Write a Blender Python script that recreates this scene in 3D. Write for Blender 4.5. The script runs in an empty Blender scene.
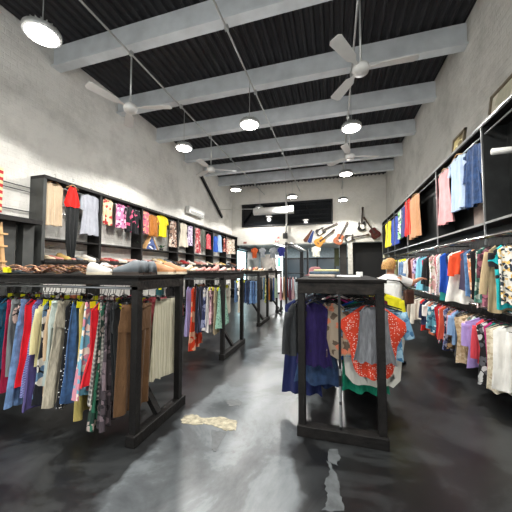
import bpy, math, random
from mathutils import Vector, Matrix
random.seed(7)
S = bpy.context.scene
COL = S.collection
PI = math.pi
# ---------------------------------------------------------------- camera, world, light, exposure
F, YAW, PIT, EYE = 270.0, .284, .048, 1.6
cd = bpy.data.cameras.new('camera'); cam = bpy.data.objects.new('camera', cd); COL.objects.link(cam)
cd.sensor_width = 36; cd.lens = F/512*36; cd.clip_start = .05
cam.location = (0, 0, EYE); cam.rotation_euler = (PI/2+PIT, 0, YAW); S.camera = cam
w = bpy.data.worlds.new('sky'); S.world = w; w.use_nodes = True
w.node_tree.nodes['Background'].inputs[0].default_value = (.75, .85, 1, 1)
w.node_tree.nodes['Background'].inputs[1].default_value = .6
vs = S.view_settings; vs.view_transform = 'Standard'; vs.look = 'None'; vs.gamma = 1; vs.use_curve_mapping = False
vs.exposure = 0.2
LAMP_W = 98; LAMP_FILL_W = 24; FRONT_FILL_W = 62
def arealight(name, loc, rot, sx, sy, energy, color=(1, 1, 1)):
    l = bpy.data.lights.new(name, 'AREA'); l.shape = 'RECTANGLE'; l.size = sx; l.size_y = sy; l.energy = energy; l.color = color
    o = bpy.data.objects.new(name, l); COL.objects.link(o); o.location = loc; o.rotation_euler = rot; return o
# added soft fill light from behind the camera, at an assumed shop window
arealight('front_fill', (-1.5, -2.9, 2.0), (PI/2, 0, 0), 6.5, 2.6, FRONT_FILL_W, (.93, .97, 1))

def ray(u, v):
    a = (u-256)/F; b = (256-v)/F
    fw = math.cos(PIT)-b*math.sin(PIT); up = math.sin(PIT)+b*math.cos(PIT)
    return Vector((a*math.cos(YAW)-fw*math.sin(YAW), a*math.sin(YAW)+fw*math.cos(YAW), up))
def at(u, v, ax, val):            # the point of the plane axis=val that stands at photo position u, v
    r = ray(u, v); o = Vector((0, 0, EYE)); return o + r*((val-o[ax])/r[ax])

# ---------------------------------------------------------------- materials
def lin(h):
    h = h.lstrip('#'); c = [int(h[i:i+2], 16)/255 for i in (0, 2, 4)]
    return tuple((x/12.92 if x <= .04045 else ((x+.055)/1.055)**2.4) for x in c)+(1,)
def newmat(name):
    m = bpy.data.materials.new(name); m.use_nodes = True
    nt = m.node_tree; b = nt.nodes['Principled BSDF']; return m, nt, b
def N(nt, t, **k):
    n = nt.nodes.new(t)
    for a, v in k.items():
        if a.startswith('i_'):
            key = a[2:]; n.inputs[int(key) if key.isdigit() else key.replace('_', ' ')].default_value = v
        else: setattr(n, a, v)
    return n
def L(nt, a, b): nt.links.new(a, b)
def ramp(nt, stops, interp='LINEAR'):
    r = nt.nodes.new('ShaderNodeValToRGB'); r.color_ramp.interpolation = interp
    e = r.color_ramp.elements
    while len(e) < len(stops): e.new(.5)
    for i, (p, c) in enumerate(stops): e[i].position = p; e[i].color = c
    return r
def coords(nt, scale=(1, 1, 1), which='Object'):
    tc = nt.nodes.new('ShaderNodeTexCoord'); mp = nt.nodes.new('ShaderNodeMapping'); mp.inputs['Scale'].default_value = scale
    L(nt, tc.outputs[which], mp.inputs[0]); return mp.outputs[0]
def plain(name, c, rough=.6, metal=0, noise=.12, nscale=8, bump=0, bscale=40, spec=None):
    m, nt, b = newmat(name); c = lin(c) if isinstance(c, str) else c
    co = coords(nt); n = N(nt, 'ShaderNodeTexNoise', i_Scale=nscale, i_Detail=4.0); L(nt, co, n.inputs[0])
    d = tuple(x*(1-noise*2) for x in c[:3])+(1,); u_ = tuple(min(1, x*(1+noise)) for x in c[:3])+(1,)
    r = ramp(nt, [(.3, d), (.7, u_)]); L(nt, n.outputs[0], r.inputs[0]); L(nt, r.outputs[0], b.inputs['Base Color'])
    b.inputs['Roughness'].default_value = rough; b.inputs['Metallic'].default_value = metal
    if spec is not None: b.inputs['Specular IOR Level'].default_value = spec
    if bump:
        n2 = N(nt, 'ShaderNodeTexNoise', i_Scale=bscale, i_Detail=5.0); L(nt, co, n2.inputs[0])
        bp = N(nt, 'ShaderNodeBump', i_Strength=bump, i_Distance=.02); L(nt, n2.outputs[0], bp.inputs['Height']); L(nt, bp.outputs[0], b.inputs['Normal'])
    return m
def emit(name, c, s):
    m, nt, b = newmat(name); b.inputs['Base Color'].default_value = lin(c); b.inputs['Emission Color'].default_value = lin(c); b.inputs['Emission Strength'].default_value = s; return m
FC = {}
def fabric(pat, c1, c2=None, c3=None, sc=1.0):
    key = (pat, c1, c2, c3, sc)
    if key in FC: return FC[key]
    m, nt, b = newmat('fabric_%s_%d' % (pat, len(FC))); FC[key] = m
    b.inputs['Roughness'].default_value = .8; b.inputs['Specular IOR Level'].default_value = .25
    b.inputs['Sheen Weight'].default_value = .1
    A = lin(c1); B = lin(c2) if c2 else A; C = lin(c3) if c3 else B
    out = None
    if pat == 'satin': b.inputs['Roughness'].default_value = .35
    if pat in ('plain', 'satin', 'denim', 'knit'):
        co = coords(nt, (60, 60, 12) if pat == 'knit' else (1, 1, 1))
        n = N(nt, 'ShaderNodeTexNoise', i_Scale={'plain': 5, 'satin': 4, 'denim': 14, 'knit': 1}[pat], i_Detail=5.0); L(nt, co, n.inputs[0])
        k = {'plain': .1, 'satin': .08, 'denim': .35, 'knit': .25}[pat]
        r = ramp(nt, [(.35, tuple(x*(1-k) for x in A[:3])+(1,)), (.7, tuple(min(1, x*(1+k*.8)) for x in A[:3])+(1,))])
        L(nt, n.outputs[0], r.inputs[0]); out = r.outputs[0]
    elif pat in ('stripe', 'hstripe'):
        wv = N(nt, 'ShaderNodeTexWave', i_Scale=9*sc, i_Distortion=.6, bands_direction='X' if pat == 'stripe' else 'Z'); L(nt, coords(nt), wv.inputs[0])
        r = ramp(nt, [(0, A), (.55, B)], 'CONSTANT'); L(nt, wv.outputs[0], r.inputs[0]); out = r.outputs[0]
    elif pat == 'plaid':
        co = coords(nt); prev = None
        w1 = N(nt, 'ShaderNodeTexWave', i_Scale=4.5*sc, bands_direction='X'); w2 = N(nt, 'ShaderNodeTexWave', i_Scale=4.5*sc, bands_direction='Z')
        L(nt, co, w1.inputs[0]); L(nt, co, w2.inputs[0])
        g1 = N(nt, 'ShaderNodeMath', operation='GREATER_THAN', i_1=.6); g2 = N(nt, 'ShaderNodeMath', operation='GREATER_THAN', i_1=.6); L(nt, w1.outputs[1], g1.inputs[0]); L(nt, w2.outputs[1], g2.inputs[0])
        ad = N(nt, 'ShaderNodeMath', operation='ADD'); L(nt, g1.outputs[0], ad.inputs[0]); L(nt, g2.outputs[0], ad.inputs[1])
        hf = N(nt, 'ShaderNodeMath', operation='MULTIPLY', i_1=.5); L(nt, ad.outputs[0], hf.inputs[0])
        r = ramp(nt, [(0, A), (.38, B), (.8, C)], 'CONSTANT'); L(nt, hf.outputs[0], r.inputs[0]); out = r.outputs[0]
    elif pat == 'dots':
        vo = N(nt, 'ShaderNodeTexVoronoi', i_Scale=38*sc, i_Randomness=.7); L(nt, coords(nt, (1, .4, 1)), vo.inputs[0])
        r = ramp(nt, [(0, B), (.27, A)], 'CONSTANT'); L(nt, vo.outputs[0], r.inputs[0]); out = r.outputs[0]
    elif pat == 'floral':
        co = coords(nt, (1, .5, 1))
        ns = N(nt, 'ShaderNodeTexNoise', i_Scale=14*sc, i_Detail=2.0); L(nt, co, ns.inputs[0])
        mx = N(nt, 'ShaderNodeVectorMath', operation='MULTIPLY_ADD'); L(nt, ns.outputs[1], mx.inputs[0]); mx.inputs[1].default_value = (.05, .05, .05); L(nt, co, mx.inputs[2])
        vo = N(nt, 'ShaderNodeTexVoronoi', i_Scale=17*sc); L(nt, mx.outputs[0], vo.inputs[0])
        sp = nt.nodes.new('ShaderNodeSeparateColor'); L(nt, vo.outputs[1], sp.inputs[0])
        r = ramp(nt, [(0, A), (.25, B), (.62, C), (.88, A)], 'CONSTANT'); L(nt, sp.outputs[0], r.inputs[0])
        r2 = ramp(nt, [(0, (1, 1, 1, 1)), (.62, (0, 0, 0, 1))], 'CONSTANT'); L(nt, vo.outputs[0], r2.inputs[0])
        mc = N(nt, 'ShaderNodeMix', data_type='RGBA'); L(nt, r2.outputs[0], mc.inputs[0]); mc.inputs[6].default_value = A; L(nt, r.outputs[0], mc.inputs[7]); out = mc.outputs[2]
    L(nt, out, b.inputs['Base Color'])
    n3 = N(nt, 'ShaderNodeTexNoise', i_Scale=22.0, i_Detail=3.0); L(nt, coords(nt, (1, 1, .35)), n3.inputs[0])
    bp = N(nt, 'ShaderNodeBump', i_Strength=.6, i_Distance=.03); L(nt, n3.outputs[0], bp.inputs['Height']); L(nt, bp.outputs[0], b.inputs['Normal'])
    return m

def wallmat(name, base, dirt, bricks=True):
    m, nt, b = newmat(name); co = coords(nt)
    n = N(nt, 'ShaderNodeTexNoise', i_Scale=1.1, i_Detail=10.0, i_Roughness=.72); L(nt, co, n.inputs[0])
    r = ramp(nt, [(.32, lin(dirt)), (.55, lin(base))]); L(nt, n.outputs[0], r.inputs[0]); L(nt, r.outputs[0], b.inputs['Base Color'])
    b.inputs['Roughness'].default_value = .75
    n2 = N(nt, 'ShaderNodeTexNoise', i_Scale=7.0, i_Detail=9.0, i_Roughness=.7); L(nt, co, n2.inputs[0])
    bp = N(nt, 'ShaderNodeBump', i_Strength=.6, i_Distance=.05); L(nt, n2.outputs[0], bp.inputs['Height'])
    if bricks:
        tc = nt.nodes.new('ShaderNodeTexCoord'); sx = nt.nodes.new('ShaderNodeSeparateXYZ'); cx = nt.nodes.new('ShaderNodeCombineXYZ')
        L(nt, tc.outputs['Object'], sx.inputs[0]); L(nt, sx.outputs[1], cx.inputs[0]); L(nt, sx.outputs[2], cx.inputs[1])
        br = N(nt, 'ShaderNodeTexBrick', i_Scale=2.2, i_Mortar_Size=.03, i_Mortar_Smooth=.6); L(nt, cx.outputs[0], br.inputs[0])
        b2 = N(nt, 'ShaderNodeBump', i_Strength=.42, i_Distance=.02, invert=True); L(nt, br.outputs[1], b2.inputs['Height']); L(nt, bp.outputs[0], b2.inputs['Normal']); L(nt, b2.outputs[0], b.inputs['Normal'])
    else: L(nt, bp.outputs[0], b.inputs['Normal'])
    return m
M = {}
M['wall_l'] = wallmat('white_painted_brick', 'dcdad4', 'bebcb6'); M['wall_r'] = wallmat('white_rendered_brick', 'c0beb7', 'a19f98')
M['wall_b'] = wallmat('white_plaster', 'd6d3cb', 'c6c3bb', False)
M['roof'] = plain('dark_roof_sheet', '262629', .6, .1, .15, 3)
M['beam'] = plain('pale_grey_beam_paint', 'ccd1d4', .5, 0, .08, 3)
M['wood'] = plain('black_stained_timber', '141211', .6, 0, .35, 9, .3, 30, spec=.3)
M['tops'] = plain('dusty_black_board', '1c1a19', .85, 0, .35, 6, .2, 30, spec=.12)
M['woodb'] = plain('worn_dark_timber', '221d19', .65, 0, .45, 14, .4, 30, spec=.3)
M['board'] = plain('grey_black_board', '1e2020', .5, 0, .25, 6)
M['boardg'] = plain('dusty_grey_board', '383a38', .6, 0, .2, 5)
M['steel'] = plain('brushed_steel', 'a9abac', .3, .9, .05)
M['chrome'] = plain('chrome', 'c8c8c8', .15, 1, .02)
M['blackm'] = plain('black_steel', '17181a', .4, .3, .1)
M['plasticb'] = plain('black_plastic', '121212', .35, 0, .05)
M['plasticw'] = plain('white_plastic', 'd8d8d4', .4, 0, .03)
M['hwood'] = plain('pale_hanger_wood', 'c39a6a', .5, 0, .1)
M['tag'] = plain('neon_yellow_card', 'f2ee12', .7, 0, .02)
M['wtag'] = plain('white_card', 'eeeeea', .7, 0, .02)
M['lamp'] = emit('lit_lamp_lens', 'fffaf0', 28)
M['alu'] = plain('lamp_aluminium', 'b0b2b0', .35, .5, .05)
M['gold'] = plain('brass', 'b08a3a', .35, .9, .05)
M['skin'] = plain('skin', 'c68f70', .55, 0, .05)
M['hair'] = plain('blonde_hair', 'b98a4c', .6, 0, .3, 60, .6, 120)
def glassmat(name, c, rough=.05):
    m, nt, b = newmat(name); b.inputs['Base Color'].default_value = lin(c); b.inputs['Roughness'].default_value = rough; return m
M['glass'] = glassmat('dark_window_glass', '0b0d10'); M['glass2'] = glassmat('grey_partition_glass', '4c575e', .2)
# floor: painted, polished concrete with a paler lane
def floormat():
    m, nt, b = newmat('polished_black_concrete'); co = coords(nt)
    n1 = N(nt, 'ShaderNodeTexNoise', i_Scale=1.0, i_Detail=9.0, i_Roughness=.68, i_Distortion=.8); L(nt, co, n1.inputs[0])
    sx = nt.nodes.new('ShaderNodeSeparateXYZ'); L(nt, co, sx.inputs[0])
    # paler lane with noisy edges round x=-1.05
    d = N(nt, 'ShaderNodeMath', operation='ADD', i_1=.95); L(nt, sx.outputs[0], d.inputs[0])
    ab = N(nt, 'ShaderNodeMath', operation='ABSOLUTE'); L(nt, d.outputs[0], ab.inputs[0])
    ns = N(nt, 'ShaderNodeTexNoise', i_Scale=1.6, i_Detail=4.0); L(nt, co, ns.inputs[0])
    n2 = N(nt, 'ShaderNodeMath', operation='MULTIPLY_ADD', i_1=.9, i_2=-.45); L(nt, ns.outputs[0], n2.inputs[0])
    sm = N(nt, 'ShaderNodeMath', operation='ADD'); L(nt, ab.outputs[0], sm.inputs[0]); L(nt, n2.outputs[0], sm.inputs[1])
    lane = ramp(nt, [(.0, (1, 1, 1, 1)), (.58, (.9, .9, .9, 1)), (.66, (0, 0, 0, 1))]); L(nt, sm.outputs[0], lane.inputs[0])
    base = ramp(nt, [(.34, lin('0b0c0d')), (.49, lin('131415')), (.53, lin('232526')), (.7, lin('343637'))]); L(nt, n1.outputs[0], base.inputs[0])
    lane_col = ramp(nt, [(.35, lin('34373a')), (.48, lin('4e5255')), (.52, lin('5e6366')), (.66, lin('74797c'))]); L(nt, n1.outputs[0], lane_col.inputs[0])
    mx = N(nt, 'ShaderNodeMix', data_type='RGBA'); L(nt, lane.outputs[0], mx.inputs[0]); L(nt, base.outputs[0], mx.inputs[6]); L(nt, lane_col.outputs[0], mx.inputs[7])
    n3 = N(nt, 'ShaderNodeTexNoise', i_Scale=22.0, i_Detail=6.0, i_Roughness=.75); L(nt, co, n3.inputs[0])
    fl = ramp(nt, [(.66, (0, 0, 0, 1)), (.74, (.5, .5, .5, 1))]); L(nt, n3.outputs[0], fl.inputs[0])
    mx2 = N(nt, 'ShaderNodeMix', data_type='RGBA'); L(nt, fl.outputs[0], mx2.inputs[0]); L(nt, mx.outputs[2], mx2.inputs[6]); mx2.inputs[7].default_value = lin('6b6d6d')
    L(nt, mx2.outputs[2], b.inputs['Base Color'])
    rr = N(nt, 'ShaderNodeMapRange', i_To_Min=.2, i_To_Max=.46); L(nt, n1.outputs[0], rr.inputs[0]); L(nt, rr.outputs[0], b.inputs['Roughness'])
    bp = N(nt, 'ShaderNodeBump', i_Strength=.08, i_Distance=.01); L(nt, n1.outputs[0], bp.inputs['Height']); L(nt, bp.outputs[0], b.inputs['Normal'])
    return m
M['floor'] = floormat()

# ---------------------------------------------------------------- mesh helpers
class MB:
    def __init__(s): s.v = []; s.f = []
    def box(s, x0, x1, y0, y1, z0, z1, mat=None):
        k = len(s.v); P = [(x, y, z) for x in (x0, x1) for y in (y0, y1) for z in (z0, z1)]
        s.v += [tuple(mat @ Vector(p)) if mat else p for p in P]
        for q in ((0, 1, 3, 2), (4, 6, 7, 5), (0, 4, 5, 1), (2, 3, 7, 6), (0, 2, 6, 4), (1, 5, 7, 3)): s.f.append(tuple(k+i for i in q))
        return s
    def bar(s, a, b, w, h, up=(0, 0, 1)):   # a rectangular bar between two points
        a = Vector(a); b = Vector(b); d = (b-a); l = d.length; d.normalize(); upv = Vector(up)
        if abs(d.dot(upv)) > .98: upv = Vector((0, 1, 0))
        sdv = d.cross(upv).normalized(); u2 = sdv.cross(d)
        mt = Matrix((( d.x, sdv.x, u2.x, a.x), (d.y, sdv.y, u2.y, a.y), (d.z, sdv.z, u2.z, a.z), (0, 0, 0, 1)))
        return s.box(0, l, -w/2, w/2, -h/2, h/2, mt)
    def tube(s, pts, r, n=8, caps=True):
        pts = [Vector(p) for p in pts]; k = len(s.v); rs = r if isinstance(r, (list, tuple)) else [r]*len(pts)
        ref = None
        for i, p in enumerate(pts):
            t = (pts[min(i+1, len(pts)-1)]-pts[max(i-1, 0)]).normalized()
            if ref is None: ref = Vector((0, 0, 1)) if abs(t.z) < .9 else Vector((1, 0, 0))
            a = t.cross(ref)
            if a.length < 1e-4: a = t.orthogonal()
            a.normalize(); b = a.cross(t).normalized(); ref = b
            for j in range(n):
                an = 2*PI*j/n; s.v.append(tuple(p+(a*math.cos(an)+b*math.sin(an))*rs[i]))
        for i in range(len(pts)-1):
            for j in range(n): s.f.append((k+i*n+j, k+i*n+(j+1) % n, k+(i+1)*n+(j+1) % n, k+(i+1)*n+j))
        if caps: s.f.append(tuple(k+j for j in range(n-1, -1, -1))); s.f.append(tuple(k+(len(pts)-1)*n+j for j in range(n)))
        return s
    def rings(s, rings, cap0=False, cap1=False):
        k = len(s.v); n = len(rings[0])
        for r in rings: s.v += [tuple(p) for p in r]
        for i in range(len(rings)-1):
            for j in range(n): s.f.append((k+i*n+j, k+i*n+(j+1) % n, k+(i+1)*n+(j+1) % n, k+(i+1)*n+j))
        if cap0: s.f.append(tuple(k+j for j in range(n-1, -1, -1)))
        if cap1: s.f.append(tuple(k+(len(rings)-1)*n+j for j in range(n)))
        return s
    def lathe(s, prof, n=20, c=(0, 0, 0)):
        return s.rings([[(c[0]+r*math.cos(2*PI*j/n), c[1]+r*math.sin(2*PI*j/n), c[2]+z) for j in range(n)] for r, z in prof], True, True)
    def prism(s, poly, d0, d1, mat=None, axis='y'):   # poly in x,z extruded along y
        k = len(s.v); n = len(poly)
        for d in (d0, d1):
            for (x, z) in poly:
                p = Vector((x, d, z)); s.v.append(tuple(mat @ p) if mat else tuple(p))
        s.f.append(tuple(k+i for i in range(n))); s.f.append(tuple(k+n+i for i in range(n-1, -1, -1)))
        for i in range(n): s.f.append((k+i, k+n+i, k+n+(i+1) % n, k+(i+1) % n))
        return s
    def mesh(s, name, mat, smooth=False, fix=True):
        me = bpy.data.meshes.new(name); me.from_pydata(s.v, [], s.f); me.materials.append(mat)
        if fix:
            import bmesh
            bm = bmesh.new(); bm.from_mesh(me); bmesh.ops.recalc_face_normals(bm, faces=bm.faces); bm.to_mesh(me); bm.free()
        if smooth: me.polygons.foreach_set('use_smooth', [True]*len(me.polygons))
        me.update(); return me
    def obj(s, name, mat, parent=None, smooth=False, bevel=0, **k):
        o = link(name, s.mesh(name, mat, smooth), parent)
        if bevel:
            b = o.modifiers.new('bevel', 'BEVEL'); b.width = bevel; b.segments = 2; b.limit_method = 'ANGLE'
        if k: tag(o, **k)
        return o
def link(name, data, parent=None, loc=None):
    o = bpy.data.objects.new(name, data); COL.objects.link(o)
    if parent: o.parent = parent
    if loc is not None: o.location = loc
    return o
def tag(o, label=None, cat=None, group=None, kind=None):
    if label: o['label'] = label
    if cat: o['category'] = cat
    if group: o['group'] = group
    if kind: o['kind'] = kind
    return o
def thing(name, label, cat, loc=(0, 0, 0), rz=0, group=None):
    o = link(name, None); o.location = loc; o.rotation_euler = (0, 0, rz); return tag(o, label, cat, group)
def struct(name, mb, mat, **k): o = mb.obj(name, mat, **k); o['kind'] = 'structure'; return o
def copy_tree(o, parent=None):
    c = o.copy(); COL.objects.link(c); c.parent = parent
    for ch in list(o.children): copy_tree(ch, c)
    return c
ORD = 'first second third fourth fifth sixth seventh eighth ninth tenth eleventh twelfth thirteenth fourteenth fifteenth sixteenth seventeenth eighteenth nineteenth twentieth'.split()
ORD += ['twenty-'+x for x in ORD[:9]]+['thirtieth']+['thirty-'+x for x in ORD[:9]]+['fortieth']+['forty-'+x for x in ORD[:9]]+['fiftieth']+['fifty-'+x for x in ORD[:9]]+['sixtieth']+['sixty-'+x for x in ORD[:9]]

# ---------------------------------------------------------------- room shell
XL, XR, YB, YF, YE, HC = -5.6, 2.45, 14.3, -3.0, 20.0, 6.25
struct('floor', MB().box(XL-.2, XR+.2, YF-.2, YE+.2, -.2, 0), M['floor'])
# wall left with the window of the back room cut out
wl = MB(); a, b_, c, d = 14.75, 17.1, .9, 2.75
wl.box(XL-.2, XL, YF-.2, a, 0, HC+.2).box(XL-.2, XL, b_, YE+.2, 0, HC+.2).box(XL-.2, XL, a, b_, 0, c).box(XL-.2, XL, a, b_, d, HC+.2)
struct('wall_left', wl, M['wall_l'])
struct('wall_right', MB().box(XR, XR+.2, YF-.2, YE+.2, 0, HC+.2), M['wall_r'])
wf = MB().box(XL, -5, YF-.2, YF, 0, HC).box(2, XR, YF-.2, YF, 0, HC).box(-5, 2, YF-.2, YF, 3.4, HC).box(-5, 2, YF-.2, YF, 0, .5)
struct('wall_front', wf, M['wall_b'])
fw_ = struct('window_4', MB().box(-5, 2, YF-.1, YF-.08, .5, 3.4), plain('assumed_front_glass', 'cfdde8', .1))  # assumed window out of view, added to go with the front fill
wb = MB().box(XL, XR, YB, YB+.15, 2.95, HC+.15)
struct('wall_back', wb, M['wall_b'])
struct('trim_1', MB().box(.64, .86, YB-.02, YB+.15, 0, 2.95), plain('cream_post_paint', 'c9c6bd', .6))
struct('wall_rear', MB().box(XL, XR, YE, YE+.15, 0, 3.3), plain('pale_blue_grey_plaster', 'b4c2c8', .7))
rc = struct('ceiling_rear', MB().box(XL, XR, YB+.15, YE, 3.12, 3.2), plain('grey_ceiling_board', 'b4b5b0', .8)); rc.name = 'ceiling_1'
# corrugated roof deck, ridges run along the room
cr = MB(); x = XL; pr = []
while x < XR:
    pr += [(x, HC), (x+.05, HC), (x+.08, HC+.05), (x+.15, HC+.05)]; x += .18
pr += [(XR, HC)]
k = 0
for (y) in (YF, YB):
    for (px_, pz) in pr: cr.v.append((px_, y, pz))
n_ = len(pr)
for i in range(n_-1): cr.f.append((i, i+1, n_+i+1, n_+i))
cr.box(XL, XR, YF, YB, HC+.1, HC+.2)
struct('ceiling', cr, M['roof'])
# beams
bnames = ['nearest', 'second', 'third', 'fourth', 'fifth', 'sixth']
for i, y in enumerate([4.1, 5.85, 7.5, 9.25, 10.9, 12.45]):
    mb = MB().box(XL-.05, XR+.05, y-.05, y+.05, 5.82, HC).box(XL-.05, XR+.05, y-.1, y+.1, 5.80, 5.84)
    mb.obj('ceiling_beam', M['beam'], label='pale grey roof beam, %s from the camera, spanning under the dark deck' % bnames[i] if i else 'pale grey roof beam nearest the camera, cut by the top left of the photo', cat='beam', group='roof beams')
mb = MB().box(XL-.05, XR+.05, 2.2, 2.3, 5.78, HC).box(XL-.05, XR+.05, 2.13, 2.37, 5.74, 5.8)
mb.obj('ceiling_beam', M['beam'], label='pale grey roof beam overhead, in front of all the beams in view', cat='beam', group='roof beams')
# conduits
for x, lab in ((-3.68, 'thin grey conduit under the beams above the left lamp row'), (-1.72, 'thin grey conduit under the beams above the middle lamp row'), (.39, 'thin grey conduit under the beams above the right lamp row')):
    t = thing('ceiling_conduit', lab, 'pipe', (x, 0, 5.7), 0, 'ceiling conduits')
    MB().tube([(0, -2, 0), (0, 14.28, 0)], .018, 8).obj('pipe', M['alu'], t, True)
    for y in (4.1, 5.85, 7.5, 9.25, 10.9, 12.45): MB().box(-.03, .03, y-.03, y+.03, -.03, .05).obj('clamp', M['alu'], t)
# high-bay lamps
def lamp(x, y, lab, z=4.7):
    t = thing('high_bay_lamp', lab, 'lamp', (x, y, z), 0, 'round high bay lamps'); t.scale = (.88, .88, 1)
    hm = MB().lathe([(.08, .12), (.1, .13), (.16, .09), (.245, .05), (.25, .0), (.235, -.012)], 28)
    hm.obj('housing', M['alu'], t, True)
    fn = MB()
    for k in range(18):
        an = 2*PI*k/18; ca, sa = math.cos(an), math.sin(an)
        fn.bar((.1*ca, .1*sa, .11), (.2*ca, .2*sa, .085), .008, .04)
    fn.obj('cooling_fins', M['alu'], t)
    MB().lathe([(.0, -.02), (.205, -.02), (.21, -.014), (.0, -.013)], 28).obj('lens', M['lamp'], t)
    MB().tube([(0, 0, .12), (0, 0, 5.7-z)], .008, 6).obj('rod', M['alu'], t)
    l = bpy.data.lights.new('lamp_light', 'SPOT'); l.energy = LAMP_W*4; l.spot_size = math.radians(151); l.spot_blend = .12; l.shadow_soft_size = .18; l.color = (1, .975, .93)
    o = link('lamp_light', l, t); o.location = (0, 0, -.05)
    l2 = bpy.data.lights.new('lamp_fill', 'POINT'); l2.energy = LAMP_FILL_W; l2.shadow_soft_size = .12; l2.color = (1, .985, .96)  # added bare point fill that lifts the beams and upper walls
    o = link('lamp_fill', l2, t); o.location = (0, 0, -.2)
LAMPS = [(-3.68, 2.5, 'large lit lamp in the top left corner, nearest of the round lamps'), (-3.68, 6, 'lit round lamp over the left wall shelves, second in the left row'), (-3.68, 9.8, 'lit round lamp, third in the left row, near the wall air conditioner'), (-3.68, 13.2, 'lit round lamp of the left row in front of the dark high window'),
         (-1.72, 5.4, 'lit round lamp in the middle row, under the second beam'), (-1.72, 11.48, 'lit round lamp of the middle row hanging above the white duct'),
         (.39, 6.16, 'lit round lamp of the right row right below the nearest fan'), (.39, 9.16, 'lit round lamp of the right row below the farther right fan'), (.39, 12.63, 'farthest lit round lamp of the right row above the guitars'),
         (.39, 2.4, 'added round lamp, out of view overhead in the right row above the central rack'), (-1.72, 1.6, 'added round lamp, out of view overhead in the middle row'), (-3.68, -1.0, 'added round lamp of the left row, unseen behind the photographer'), (.39, -1.2, 'added round lamp of the right row, unseen behind the photographer')]  # unseen lamps that continue the rows, added as fill
for a_ in LAMPS: lamp(*a_)
# fans
def fan(x, y, z, rot, lab):
    t = thing('ceiling_fan', lab, 'fan', (x, y, z), rot, 'white ceiling fans')
    MB().lathe([(.03, .12), (.06, .1), (.12, .06), (.13, .0), (.11, -.05), (.04, -.07)], 20).obj('motor', M['plasticw'], t, True)
    MB().tube([(0, 0, .1), (0, 0, HC-z)], .016, 8).obj('rod', M['alu'], t, True)
    for k in range(3):
        an = k*2*PI/3; mt = Matrix.Rotation(an, 4, 'Z') @ Matrix.Translation((.1, 0, .02)) @ Matrix.Rotation(.2, 4, 'X')
        pl = [(0, -.02), (.12, -.03), (.2, -.075), (.66, -.095), (.7, -.06), (.7, .06), (.66, .095), (.2, .075), (.12, .03), (0, .02)]
        b = MB(); k0 = len(b.v)
        for dz in (0, .008):
            for p in pl: b.v.append(tuple(mt @ Vector((p[0], p[1], dz))))
        n = len(pl); b.f.append(tuple(range(n))); b.f.append(tuple(range(2*n-1, n-1, -1)))
        for i in range(n): b.f.append((i, n+i, n+(i+1) % n, (i+1) % n))
        b.obj('blade', M['plasticw'], t)
fan(-3.77, 4.21, 4.7, .25, 'white three bladed ceiling fan near the left wall, behind the largest lamp')
fan(.43, 4.36, 4.7, .0, 'largest white ceiling fan, above the right lamp row')
fan(.44, 7.78, 4.7, .3, 'white ceiling fan between the two right lamps, deeper in the shop')
fan(-3.69, 7.6, 4.7, .5, 'small looking white ceiling fan between lamps of the left row')
# left wall brace, pipe, air conditioner
MB().bar((-5.52, 10.3, 5.7), (-5.52, 12.7, 4.25), .08, .12).obj('wall_brace', M['blackm'], label='black diagonal steel brace high on the left wall', cat='brace')
MB().tube([(-5.5, 12.2, 4.55), (-3.6, 12.2, 4.45), (-3.5, 12, 4.4)], .015, 6).obj('thin_pipe', M['plasticw'], label='thin white pipe reaching the duct from the left wall', cat='pipe', smooth=True)
ac = thing('air_conditioner', 'white wall air conditioner above the left display shelves', 'air conditioner', (-5.6, 9.9, 3.78))
MB().box(0, .2, -.62, .62, 0, .3).obj('casing', M['plasticw'], ac, bevel=.03)
v = MB()
for k in range(3): v.box(.201, .21, -.55, .55, .03+k*.035, .045+k*.035)
v.obj('louvre', M['boardg'], ac)
dk = thing('air_duct', 'white round duct hanging in front of the dark high window', 'duct', (0, 0, 0))
MB().tube([(-3.6, 12, 4.27), (-1.95, 12, 4.27)], .17, 20).obj('tube', M['plasticw'], dk, True)
MB().tube([(-1.95, 12, 4.27), (-1.93, 12, 4.27), (-1.75, 12, 4.27)], .185, 20).obj('collar', M['plasticw'], dk, True)
for x in (-3.3, -2.1): MB().tube([(x, 12, 4.4), (x, 12, HC)], .006, 5).obj('hanging_wire', M['alu'], dk)
# high window on the back wall
w1 = struct('window_1', MB().box(-4.94, -.1, YB-.03, YB-.01, 3.97, 5.15), M['glass'])
fr = MB()
for (x0, x1, z0, z1) in ((-4.98, -.06, 5.12, 5.2), (-4.98, -.06, 3.93, 4.0), (-4.98, -4.9, 3.93, 5.2), (-.14, -.06, 3.93, 5.2)): fr.box(x0, x1, YB-.07, YB, z0, z1)
fr.obj('window_frame', M['blackm'], w1)
MB().box(-2.5, -2.4, YB-.05, YB, 3.97, 5.15).obj('window_mullion', M['plasticw'], w1)
vp = MB().tube([(-2.45, YB-.12, 3.6), (-2.45, YB-.12, 5.6)], .04, 8); vp.obj('vertical_pipe', M['plasticw'], smooth=True, label='white vertical pipe in front of the high window', cat='pipe')
ws = thing('wall_speaker', 'small black speaker bracketed on the back wall under the high window', 'speaker', (-2.5, YB, 3.35))
MB().box(-.12, .12, -.3, -.1, -.15, .15).obj('cabinet', M['plasticb'], ws, bevel=.02); MB().bar((0, 0, 0.25), (0, -.2, .14), .04, .04).obj('bracket', M['blackm'], ws)
MB().box(-3.1, -2.85, YB-.02, YB, 3.05, 3.35).obj('wall_card', fabric('floral', 'd9c6c0', 'c26a6a', 'eee8e0', 1), label='small pink printed card on the back wall', cat='card')
MB().box(-4.9, -4.72, YB-.02, YB, 3.02, 3.12).obj('wall_card', plain('red_card', '9a5a50'), label='tiny reddish card on the back wall beside the left shelves', cat='card')
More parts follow.
